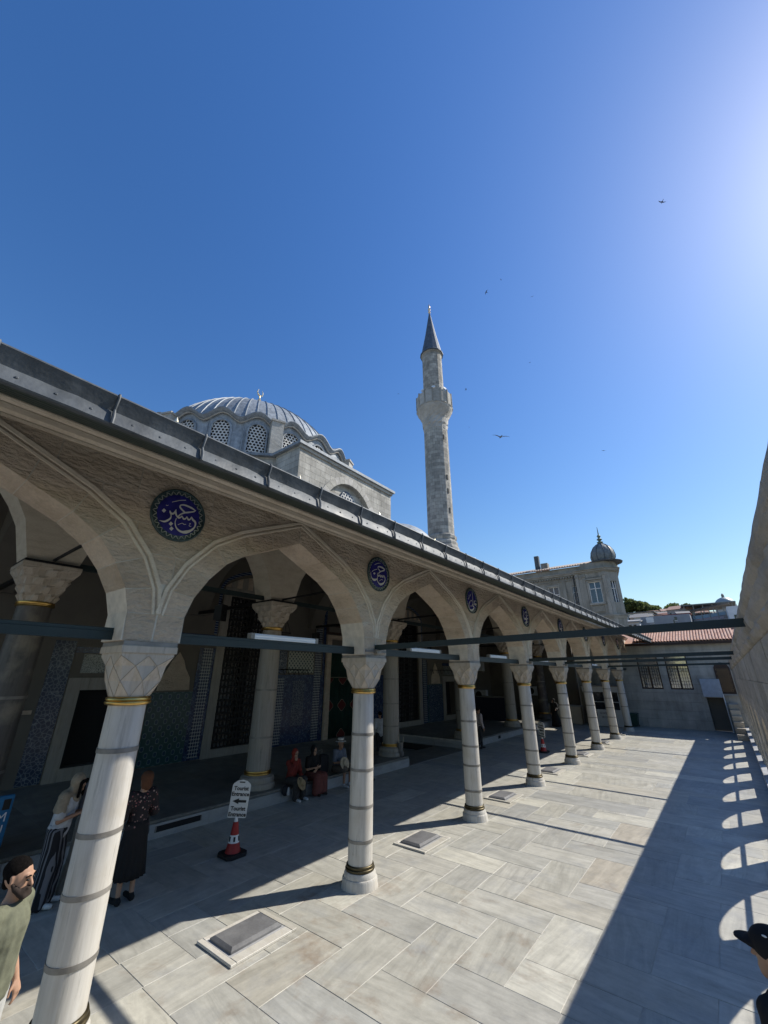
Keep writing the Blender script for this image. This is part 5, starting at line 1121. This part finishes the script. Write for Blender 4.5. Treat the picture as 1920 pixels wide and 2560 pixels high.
auto(MB().lathe([(.09,0),(.1,.02),(.115,.44),(.11,.44),(.095,.05)],20,cap=False).build('bucket', plain('dull_steel',(.22,.22,.22),.4,.8), t))
for a,b in ((.03,.06),(-.04,.02),(.0,-.05)): MB().tube([(a,b,.05),(a*2.2,b*2.2,.62)],.012,6).build('stick', plain('pale_stick',(.5,.44,.34),.7) if a == .03 else bpy.data.materials['pale_stick'], t)
t = thing('blue_sign_stand', 'bright blue information stand cut off by the left edge', 'sign', (-4.05,1.95,0))
bl = plain('sign_blue',(.008,.14,.30),.4,var=.15); MB().slab(-.03,.03,-.4,.4,.32,1.25,.008).build('panel', bl, t)
for s in (-1,1): MB().box(-.03,.03,s*.36-.03,s*.36+.03,0,.32).build('leg', M['strap'], t)
RY = Matrix.Rotation(PI/2,4,'Z')@RX
for zz,tx in ((.96,'M'),(.80,'U')): text_mesh(tx,.17,M['white'],parent=t,matrix=Matrix.Translation((.032,.30,zz))@RY)
MB().box(.031,.034,.28,.37,1.06,1.2).build('pictogram', M['black'], t)
t = thing('doormat', 'dark mat lying in front of the far riser inside the passage', 'mat', (-6.9,17.2,.006)); MB().slab(-.9,.9,-.6,.6,0,.03,.01).build('mat', M['black'], t)
# ================================================================ PEOPLE
def blob(name, prims, voxel, mat, parent, it=5):
    m = MB()
    for p in prims:
        if p[0] == 'c': m.cap(*p[1:])
        else: m.ell(p[1], p[2], 16, 10)
    me = m.mesh(name, mat, recalc=False); o = bpy.data.objects.new(name, me)
    r = o.modifiers.new('r','REMESH'); r.mode = 'VOXEL'; r.voxel_size = voxel; r.use_smooth_shade = True
    s = o.modifiers.new('s','SMOOTH'); s.iterations = it; s.factor = .5
    nm = evaluated(o); nm.name = name
    bpy.data.objects.remove(o); nm.materials.clear(); nm.materials.append(mat)
    nm.polygons.foreach_set('use_smooth',[True]*len(nm.polygons)); return link(name, nm, parent)
def V(*a): return Vector(a)
def folds(o, amp=.007, fr=(15,15,5)):      # loose cloth folds
    me = o.data; k = len(me.vertices); co = np.empty(k*3); nr = np.empty(k*3)
    me.vertices.foreach_get('co', co); me.vertices.foreach_get('normal', nr); co = co.reshape(-1,3)
    n = np.array([mnoise.noise((x*fr[0],y*fr[1],z*fr[2]))+.5*mnoise.noise((x*31,y*31,z*12+5)) for x,y,z in co.tolist()])
    me.vertices.foreach_set('co', (co+nr.reshape(-1,3)*(amp*n)[:,None]).ravel()); me.update(); return o
def hand(P, w, d, up, curl=.35, s=1.0, side=1):
    d = d.normalized(); sd = d.cross(up).normalized()*side; up = sd.cross(d).normalized()*side
    pc = w+d*.05*s; P.append(('c',w,.024*s,w+d*.075*s,.030*s)); P.append(('c',pc-sd*.02*s,.018*s,w+d*.08*s-sd*.022*s,.016*s)); P.append(('c',pc+sd*.02*s,.018*s,w+d*.08*s+sd*.022*s,.016*s))
    for i,L in enumerate((.068,.078,.074,.058)):
        b = w+d*.085*s+sd*(-.03+.02*i)*s; k = b+(d*math.cos(curl)-up*math.sin(curl))*L*.5*s; e = k+(d*math.cos(2*curl)-up*math.sin(2*curl))*L*.5*s
        P.append(('c',b,.0095*s,k,.009*s)); P.append(('c',k,.009*s,e,.008*s))
    b = w+d*.025*s-sd*.026*s; k = b+(d*.6-sd*.7-up*.2)*.045*s; P.append(('c',b,.013*s,k,.011*s)); P.append(('c',k,.011*s,k+(d*.85-sd*.2-up*.3)*.035*s,.009*s))
def head_prims(h, f, s=1.0):     # h centre of skull, f facing direction
    f = f.normalized(); r = f.cross(V(0,0,1)).normalized(); u = r.cross(f)
    P = [('e',h+u*.02*s-f*.012*s,(.076*s,.092*s,.098*s) if abs(f.y) > abs(f.x) else (.092*s,.076*s,.098*s)),('c',h-u*.03*s+f*.03*s,.064*s,h-u*.085*s+f*.052*s,.042*s),
         ('c',h+f*.086*s+u*.012*s,.010*s,h+f*.108*s-u*.025*s,.0155*s),('c',h+f*.085*s-u*.066*s-r*.014*s,.010*s,h+f*.085*s-u*.066*s+r*.014*s,.010*s),
         ('c',h+f*.078*s+u*.03*s-r*.04*s,.014*s,h+f*.078*s+u*.03*s+r*.04*s,.014*s)]
    for q in (-1,1): P.append(('c',h+r*q*.078*s+u*.02*s-f*.012*s,.013*s,h+r*q*.076*s-u*.022*s-f*.004*s,.010*s))
    return P
def face(t, h, f, s=1.0, brow=None):
    f = f.normalized(); r = f.cross(V(0,0,1)).normalized(); u = r.cross(f)
    for q in (-1,1):
        MB().ell(h+f*.083*s+r*q*.033*s+u*.006*s,(.011*s,.011*s,.007*s),8,6).build('eye', M['black'], t, smooth=True)
        if brow: MB().tube([h+f*.088*s+r*q*.015*s+u*.028*s,h+f*.086*s+r*q*.035*s+u*.034*s,h+f*.072*s+r*q*.055*s+u*.026*s],[.005*s,.006*s,.004*s],6).build('eyebrow', brow, t, smooth=True)
SKIN = plain('skin',(.40,.235,.155),.55,var=.08,sc=20); SKIN2 = plain('skin_tan',(.34,.19,.12),.55,var=.08,sc=20)
def cloth(n,c,v=.18): return plain(n,c,.9,var=v,sc=18,bump=.15)
def standing(h=1.65, lean=0.0, twist=0, knee=.02):
    s = h/1.70; J = {}
    J['pel'] = V(0,0,.93)*s; J['ch'] = V(0,.02+lean*.5,1.24)*s; J['nk'] = V(0,.0+lean,1.42)*s; J['hd'] = V(0,.02+lean*1.2,1.575)*s
    for n,q in (('l',-1),('r',1)):
        J['sh'+n] = V(.175*q,.0+lean*.9,1.375)*s; J['el'+n] = V(.235*q,-.03+lean*.8,1.10)*s; J['wr'+n] = V(.245*q,.06+lean*.7,.86)*s
        J['hp'+n] = V(.085*q,0,.90)*s; J['kn'+n] = V(.095*q,knee,.49)*s; J['an'+n] = V(.10*q,-.02,.085)*s; J['to'+n] = V(.12*q,.17,.035)*s
    J['s'] = s; return J
def seated(seat=.31, h=1.65, knee=.42):
    s = h/1.70; J = {'s':s}; z = seat+.10*s
    J['pel'] = V(0,0,z); J['ch'] = V(0,.06,z+.32*s); J['nk'] = V(0,.08,z+.50*s); J['hd'] = V(0,.12,z+.655*s)
    for n,q in (('l',-1),('r',1)):
        J['sh'+n] = V(.17*q*s,.07,z+.45*s); J['el'+n] = V(.22*q*s,.10,z+.19*s); J['wr'+n] = V(.12*q*s,.30,z+.12*s)
        J['hp'+n] = V(.085*q*s,.02,z); J['kn'+n] = V(.12*q*s,.42*s,z+.05); J['an'+n] = V(.12*q*s,.40*s,.085); J['to'+n] = V(.13*q*s,.58*s,.035)
    return J
def body_prims(J, f, fingers=True, hdir=None):
    s = J['s']; P = [('c',J['pel'],.125*s,J['ch'],.120*s),('e',J['pel'],(.155*s,.11*s,.12*s)),('e',J['ch']+V(0,0,.02),(.155*s,.105*s,.15*s)),('c',J['ch']+V(0,0,.1*s),.09*s,J['nk'],.055*s),('c',J['nk']-V(0,0,.03),.054*s,J['hd']-V(0,0,.06*s),.052*s)]
    for n in 'lr':
        P += [('c',J['nk']-V(0,0,.04*s),.055*s,J['sh'+n],.055*s),('c',J['sh'+n],.053*s,J['el'+n],.040*s),('c',J['el'+n],.039*s,J['wr'+n],.026*s),
              ('c',J['hp'+n],.09*s,J['kn'+n],.056*s),('c',J['kn'+n],.054*s,J['an'+n],.036*s),('c',J['an'+n]-V(0,.02,.03),.037*s,J['to'+n],.030*s)]
        d = (J['wr'+n]-J['el'+n]); hand(P, J['wr'+n], d, V(0,1,0) if abs(d.normalized().y) < .8 else V(0,0,1), .4, s, 1 if n == 'r' else -1)
    return P + head_prims(J['hd'], f, s)
def person(label, loc, rz, J, f, skin, clothes, voxel=.010):
    t = thing('person', label, 'person', loc, rz); blob('body', body_prims(J,f), voxel, skin, t)
    for nm,prims,mat,vx in clothes:
        if nm in ('shoes','sneakers','sandals'):
            for k in (0,2): blob(nm[:-1], prims[k:k+2], vx or voxel*1.1, mat, t)
        else: folds(blob(nm, prims, vx or voxel*1.1, mat, t))
    return t
def shirt(J, sleeve=.6, fit=.018, hem=.0):
    s = J['s']; P = [('e',J['ch']+V(0,0,.02),(.155*s+fit,.108*s+fit,.15*s+fit)),('c',J['ch'],.125*s+fit,J['pel']+V(0,0,.0+hem),.125*s+fit),('e',J['pel']+V(0,0,.03+hem),(.155*s+fit,.115*s+fit,.10*s))]
    for n in 'lr':
        P += [('c',J['nk']-V(0,0,.055*s),.05*s+fit*.6,J['sh'+n],.055*s+fit),('c',J['sh'+n],.056*s+fit,J['sh'+n].lerp(J['el'+n],min(1,sleeve*1.6)),.046*s+fit*1.4)]
        if sleeve > .7: P.append(('c',J['el'+n],.045*s+fit,J['el'+n].lerp(J['wr'+n],.9),.032*s+fit))
    return P
def trousers(J, fit=.018, wide=0, length=.97):
    s = J['s']; P = [('e',J['pel']+V(0,0,.02),(.15*s+fit,.112*s+fit,.12*s))]
    for n in 'lr': P += [('c',J['hp'+n],.092*s+fit,J['kn'+n],.062*s+fit+wide*.5),('c',J['kn'+n],.06*s+fit+wide*.5,J['kn'+n].lerp(J['an'+n],length),.045*s+fit+wide)]
    return P
def shoes(J):
    s = J['s']; P = []
    for n in 'lr': P += [('c',J['an'+n]-V(0,.03,.035*s),.043*s,J['to'+n]+V(0,.01,.005),.038*s),('c',J['an'+n],.044*s,J['an'+n]-V(0,.01,.04),.045*s)]
    return P
def scarf(J, f, fit=.022, drape=1):
    s = J['s']; h = J['hd']; P = [('e',h+V(0,0,.025*s)-f.normalized()*.03*s,(.098*s,.105*s,.115*s)),('c',h-f.normalized()*.03*s-V(0,0,.05*s),.085*s,J['nk'],.09*s)]
    if drape: P += [('c',J['nk']-V(0,0,.02),.095*s,J['ch']+V(0,.03,.10*s),.125*s)] + [('c',J['nk'],.08*s,J['sh'+n]-V(0,0,.02),.078*s) for n in 'lr']
    return P
def cone_skirt(t, J, r1, z1, mat, pleat=.012, n=72, name='skirt'):
    p = J['pel']; m = MB(); R = []
    for j in range(9):
        u = j/8; z = lerp(p.z+.10,z1,u); r = lerp(.155*J['s'],r1,u**.9)
        R.append([((r+pleat*u*math.sin(k*2*PI/n*18))*math.cos(2*PI*k/n)+p.x, ((r*.85+pleat*u*math.sin(k*2*PI/n*18)))*math.sin(2*PI*k/n)+p.y, z) for k in range(n)])
    return m.rings(R).build(name, mat, t, smooth=True)
HAIRB = plain('black_hair',(.009,.0075,.007),.95,var=.5,sc=60,bump=1.0,spec=.08)
# --- bearded man in green shirt
J = standing(1.655); J['elr'] = V(.25,-.06,1.08); J['wrr'] = V(.24,.05,.84); f = V(0,1,-.18)
sh_green = cloth('olive_tshirt',(.135,.14,.095),.2)
t = person('bearded man in olive green t-shirt walking past at the left edge', (.475,1.36,0), rad(-44), J, f, SKIN, [('tshirt',shirt(J,.52,.024),sh_green,None),('trousers',trousers(J,.02),cloth('light_trousers',(.42,.42,.40)),None),('shoes',shoes(J),M['white'],None)], .0075)
h = J['hd']; hp = [('e',h+V(0,-.026,.054),(.081,.096,.082)),('c',h+V(0,-.072,.03),.045,h+V(0,-.075,-.04),.034)] + [('c',h+V(.056*q,-.04,.03),.03,h+V(.068*q,-.022,-.005),.015) for q in (-1,1)]
blob('hair', hp, .007, HAIRB, t); f0 = f.normalized()
blob('beard', [('e',h+V(0,.055,-.085),(.052,.05,.042))]+[('c',h+V(.052*q,.02,-.055),.022,h+V(.03*q,.07,-.105),.024) for q in (-1,1)]+[('c',h+V(-.03,.078,-.108),.024,h+V(.03,.078,-.108),.024),('c',h+V(-.024,.094,-.062),.010,h+V(.024,.094,-.062),.010)]+[('c',h+V(.068*q,.0,-.02),.012,h+V(.055*q,.02,-.06),.018) for q in (-1,1)], .006, cloth('dark_beard',(.03,.02,.015)), t); face(t, h, f, 1, HAIRB)
# --- person in black cap at the lower right corner
J = standing(1.64); f = V(-.1,1,-.05)
t = person('person in black cap and black top cut off at the lower right corner', (5.035,3.795,0), rad(62), J, f, SKIN, [('top',shirt(J,.95,.02),cloth('black_top',(.014,.014,.016)),None),('trousers',trousers(J),cloth('black_trousers',(.015,.015,.017)),None),('shoes',shoes(J),M['black'],None)], .009)
h = J['hd']; capm = cloth('black_cap',(.010,.010,.012))
cp_ = blob('cap', [('e',h+V(0,-.012,.048),(.094,.112,.088)),('e',h+V(0,.095,.030),(.078,.095,.016)),('e',h+V(0,.07,.035),(.085,.06,.03))], .007, capm, t)
MB().ell((0,0,0),(.006,.014,.005),8,6).build('cap_mark', M['white'], cp_, loc=h+V(-.0735,-.023,.106))
blob('collar', [('c',J['nk']+V(-.05,-.02,-.02),.03,J['nk']+V(.05,-.02,-.02),.03)], .008, M['white'], t)
# --- woman with cream scarf and striped trousers
def stripes(n,a,b,fq):
    t = T(n); x = t.nd('SeparateXYZ',{0:t.co((1,1,1),False)}).outputs; ang = t.math('ADD', x[0], t.math('MULTIPLY', x[1], 1.0)); s = t.math('SINE', t.math('MULTIPLY', ang, fq)); t.col(t.ramp(s,[(.35,a),(.5,b)])); t.rough(.9); return t.m
J = standing(1.62,.05); f = V(0,1,-.75); J['hd'] = V(0,.13,1.45); J['nk'] = V(0,.05,1.34)
for n,q in (('l',-1),('r',1)): J['el'+n] = V(.22*q,.06,1.03); J['wr'+n] = V(.07*q,.28,1.10)
t = person('woman in cream head scarf and black striped trousers looking at her phone', (-3.06,2.74,0), rad(-40), J, f, SKIN2, [('tshirt',shirt(J,.45,.025),cloth('white_tshirt',(.45,.45,.45)),None),('trousers',trousers(J,.03,.07),stripes('striped_cloth',(.012,.012,.015),(.16,.16,.17),125),None),('sneakers',shoes(J),cloth('white_sneaker',(.66,.66,.63)),None),('scarf',scarf(J,f),cloth('cream_scarf',(.29,.235,.165)),None)])
MB().slab(-.035,.035,-.005,.005,-.07,.07,.003).build('phone', M['black'], t, loc=(.02,.36,1.13)).rotation_euler = (-.7,0,0); face(t,J['hd'],f,1)
blob('hair', [('c',J['hd']+V(-.06,.075,.035),.03,J['hd']+V(.06,.075,.035),.03),('c',J['hd']+V(.07,.06,.02),.026,J['hd']+V(.06,.05,-.16),.022),('c',J['hd']+V(-.07,.06,.02),.026,J['hd']+V(-.06,.05,-.16),.022)], .009, HAIRB, t)
blob('shawl', [('c',J['sh'+n],.085,J['sh'+n].lerp(J['el'+n],.55),.08) for n in 'lr']+[('c',J['nk']-V(0,.05,.05),.10,J['ch']-V(0,.06,.02),.12)], .012, bpy.data.materials['cream_scarf'], t)
# --- woman with lilac scarf behind her
J = standing(1.66,.04); f = V(-.3,1,-.35)
for n,q in (('l',-1),('r',1)): J['el'+n] = V(.22*q,.05,1.06); J['wr'+n] = V(.10*q,.28,1.12)
t = person('woman in lilac scarf half hidden behind the nearest column', (-3.25,3.2,0), rad(-60), J, f, SKIN, [('blouse',shirt(J,.95,.03),cloth('grey_blouse',(.22,.20,.20)),None),('skirt',trousers(J,.04,.08),cloth('beige_skirt',(.30,.27,.22)),None),('shoes',shoes(J),M['black'],None),('scarf',scarf(J,f),cloth('lilac_scarf',(.24,.15,.22)),None)],.012); face(t,J['hd'],f,1)
# --- woman in floral blouse and long black skirt
def floral():
    t = T('floral_cloth'); v = t.vor(t.co(rnd=False), 26); c = t.vor(t.co(rnd=False), 26, out=1); k = t.ramp(v,[(.22,1.),(.34,0.)]); s = t.nd('SeparateColor',{0:c}).outputs[0]
    t.col(t.mix(k,(.014,.010,.012),t.ramp(s,[(0,(.25,.05,.05)),(.4,(.45,.33,.28)),(.7,(.16,.04,.05)),(.9,(.02,.02,.02))]))); t.rough(.85); return t.m
J = standing(1.60,.0); f = V(.0,1,.08); J['hd'] = V(.01,-.0,1.485)
J['elr'] = V(.24,.02,1.04); J['wrr'] = V(.16,.24,1.02); J['ell'] = V(-.24,.02,1.04); J['wrl'] = V(-.14,.24,1.0)
t = person('red haired woman in dark floral blouse and long black pleated skirt', (-2.27,3.5,0), rad(95), J, f, SKIN, [('blouse',shirt(J,.95,.024),floral(),None),('shoes',shoes(J),cloth('black_shoe',(.012,.012,.012)),None)])
cone_skirt(t, J, .225, .30, cloth('black_pleated',(.010,.010,.011)), .014)
h = J['hd']; blob('hair', [('e',h+V(0,-.02,.035),(.088,.105,.092)),('c',h+V(0,-.05,.0),.075,h+V(0,-.065,-.075),.06),('c',h+V(.05,-.035,0),.045,h+V(.055,-.045,-.08),.03),('c',h+V(-.05,-.035,0),.045,h+V(-.055,-.045,-.08),.03)], .009, cloth('auburn_hair',(.10,.040,.018)), t); face(t,h,f,.95)
blob('jacket', [('c',V(.20,.20,1.04),.07,V(.24,.22,.74),.10),('c',V(.24,.22,.76),.09,V(.22,.18,.55),.06),('c',V(.1,.27,1.02),.05,V(.2,.26,.8),.08)], .012, cloth('grey_jacket',(.055,.055,.058)), t)
# --- three seated visitors and one hidden by the column
def seat_person(label, loc, J, f, skin, clothes, rz=rad(-90)): return person(label, loc, rz, J, f, skin, clothes, .011)
J = seated(.31,1.60); f = V(.15,1,-.05); J['elr'] = V(.2,.24,.62); J['wrr'] = V(.06,.22,.86); 
t = seat_person('seated woman in red head scarf, chin on hand, holding a straw hat', (-4.56,8.38,0), J, f, SKIN, [('top',shirt(J,.95,.024),cloth('red_top',(.17,.025,.018)),None),('trousers',trousers(J,.025,.03),cloth('dark_check',(.05,.045,.042),.5),None),('sneakers',shoes(J),cloth('white_sneakers',(.55,.55,.55)),None),('scarf',scarf(J,f),cloth('red_scarf',(.26,.032,.02)),None)]); face(t,J['hd'],f,1.25)
s_ = MB(); auto(s_.lathe([(.16,0),(.155,.012),(.085,.02),(.08,.075),(.04,.09),(.005,.09)],28).build('straw_hat', cloth('straw',(.36,.26,.14)), t, loc=(.06,.50,.40))).rotation_euler = (rad(-60),0,.3)
J = seated(.31,1.60); f = V(.05,1,-.12); J['wrr'] = V(.0,.24,.62); J['wrl'] = V(.03,.27,.56)
t = seat_person('seated woman in black head scarf and dusty red skirt', (-4.56,9.06,0), J, f, SKIN, [('top',shirt(J,.4,.024),cloth('black_blouse',(.012,.012,.013)),None),('scarf',scarf(J,f),cloth('black_scarf',(.010,.010,.011)),None),('sandals',shoes(J),cloth('dark_sandal',(.05,.03,.025)),None)])
sk = cloth('dusty_red_cloth',(.17,.055,.045)); blob('skirt', [('e',V(0,.03,.42),(.19,.15,.13)),('c',V(-.1,.05,.42),.12,V(-.13,.42,.44),.10),('c',V(.1,.05,.42),.12,V(.13,.42,.44),.10),('c',V(-.13,.43,.42),.11,V(-.14,.42,.12),.12),('c',V(.13,.43,.42),.11,V(.14,.42,.12),.12),('c',V(0,.43,.40),.11,V(0,.42,.14),.12),('c',V(0,.1,.44),.1,V(0,.40,.44),.1)], .013, sk, t); face(t,J['hd'],f,1.25)
J = seated(.31,1.72); f = V(.1,1,-.08); J['wrr'] = V(.05,.32,.60)
t = seat_person('seated man in white sun hat and blue-grey shirt with shorts', (-4.58,10.16,0), J, f, SKIN2, [('tshirt',shirt(J,.45,.026),cloth('blue_grey_tshirt',(.13,.15,.19)),None),('shorts',trousers(J,.035,.0,.02),cloth('khaki_shorts',(.12,.10,.08)),None),('sneakers',shoes(J),cloth('grey_sneaker',(.45,.45,.46)),None)])
hatm = cloth('white_hat',(.62,.60,.55)); auto(MB().lathe([(.165,0),(.16,.008),(.098,.012),(.094,.085),(.075,.10),(.005,.095)],28).build('sun_hat', hatm, t, loc=J['hd']+V(0,-.01,.055))); MB().lathe([(.0985,.013),(.097,.038)],28,cap=False).build('hat_band', M['black'], t, loc=J['hd']+V(0,-.01,.056))
auto(MB().lathe([(.17,0),(.165,.01),(.095,.018),(.09,.085),(.05,.10),(.005,.1)],28).build('straw_hat', cloth('pale_straw',(.48,.40,.28)), t, loc=(.10,.40,.60))).rotation_euler = (rad(-70),.2,0); face(t,J['hd'],f,1.0)
J = seated(.31,1.70); f = V(0,1,0); J['knr'] = V(.16,.45,.46); J['anr'] = V(.26,.62,.10); J['tor'] = V(.30,.80,.05); J['knl'] = V(-.1,.4,.46)
t = seat_person('seated visitor hidden by the second column, one dark shoe stretched out', (-4.58,11.05,0), J, f, SKIN, [('tshirt',shirt(J,.5,.024),cloth('dark_tshirt',(.05,.05,.06)),None),('shorts',trousers(J,.03,0,.25),cloth('dark_shorts',(.035,.035,.04)),None),('shoes',shoes(J),M['black'],None)])
t = thing('suitcase', 'dark upright suitcase on the platform edge beside the seated man', 'suitcase', (-4.72,9.63,.315), rad(8)); sc_ = cloth('suitcase_shell',(.020,.021,.024))
auto(MB().slab(-.12,.12,-.19,.19,.05,.50,.03).build('shell', sc_, t)); MB().tube([(-.06,-.09,.5),(-.06,-.09,.62),(-.06,.09,.62),(-.06,.09,.5)],.009,6).build('handle', M['strap'], t)
for a,b in ((-.09,-.15),(-.09,.15),(.09,-.15),(.09,.15)): MB().ell((a,b,.025),(.025,.018,.025),10,6).build('wheel', M['black'], t)
t = thing('handbag', 'white and black bag hanging beside the woman in red', 'bag', (-4.33,8.05,.14)); blob('pouch', [('e',V(0,0,.12),(.07,.13,.12))], .012, cloth('dark_bag',(.02,.02,.024)), t); blob('flap', [('e',V(.05,.04,.10),(.035,.06,.10))], .012, cloth('white_flap',(.5,.5,.5)), t)
# --- standing figures further back
J = standing(1.66,.06); f = V(0,1,-.3); J['elr'] = V(.2,.1,1.06); J['wrr'] = V(.08,.3,1.12)
t = person('man in white shirt standing beside the inner column near the passage', (-5.95,13.95,.0), rad(60), J, f, SKIN2, [('shirt',shirt(J,.9,.026),cloth('white_shirt',(.52,.53,.55)),None),('trousers',trousers(J),cloth('dark_trousers',(.03,.03,.035)),None),('shoes',shoes(J),M['black'],None)],.012)
blob('hair', [('e',J['hd']+V(0,-.015,.04),(.088,.10,.085))], .012, HAIRB, t)
J = standing(1.66,.02); J['knl'] += V(0,.14,0); J['anl'] += V(0,.20,.0); J['tol'] += V(0,.2,0); J['anr'] += V(0,-.18,.03); J['tor'] += V(0,-.18,.01); f = V(0,1,-.2)
t = person('walking man in pale pink shirt with shoulder strap behind the third column', (-4.0,18.5,.0), rad(-25), J, f, SKIN2, [('shirt',shirt(J,.9,.028),cloth('pale_pink_shirt',(.40,.34,.33)),None),('trousers',trousers(J,.02),cloth('charcoal_trousers',(.035,.034,.036)),None),('shoes',shoes(J),M['black'],None)],.012)
blob('hair', [('e',J['hd']+V(0,-.015,.04),(.088,.10,.085))], .012, HAIRB, t); MB().tube([(-.12,-.13,1.38),(0,-.165,1.2),(.12,-.15,1.0),(.16,.02,.96),(.08,.15,1.1),(-.1,.13,1.38),(-.12,-.02,1.44),(-.12,-.13,1.38)],.016,6).build('strap', M['black'], t)
J = standing(1.62,.0); f = V(0,1,0); J['wrl'] = V(-.36,.22,1.0)
t = person('figure in long black robe far back between the fourth and fifth columns', (-3.95,29.3,.0), rad(150), J, f, SKIN2, [('veil',scarf(J,f),cloth('black_veil',(.008,.008,.009)),None),('robe_top',shirt(J,.95,.05),bpy.data.materials['black_veil'],None),('shoes',shoes(J),M['black'],None)],.014)
cone_skirt(t, J, .30, .04, bpy.data.materials['black_veil'], .01, name='robe')

for o in list(TMP.collection.objects): TMP.collection.objects.unlink(o)
bpy.data.scenes.remove(TMP)
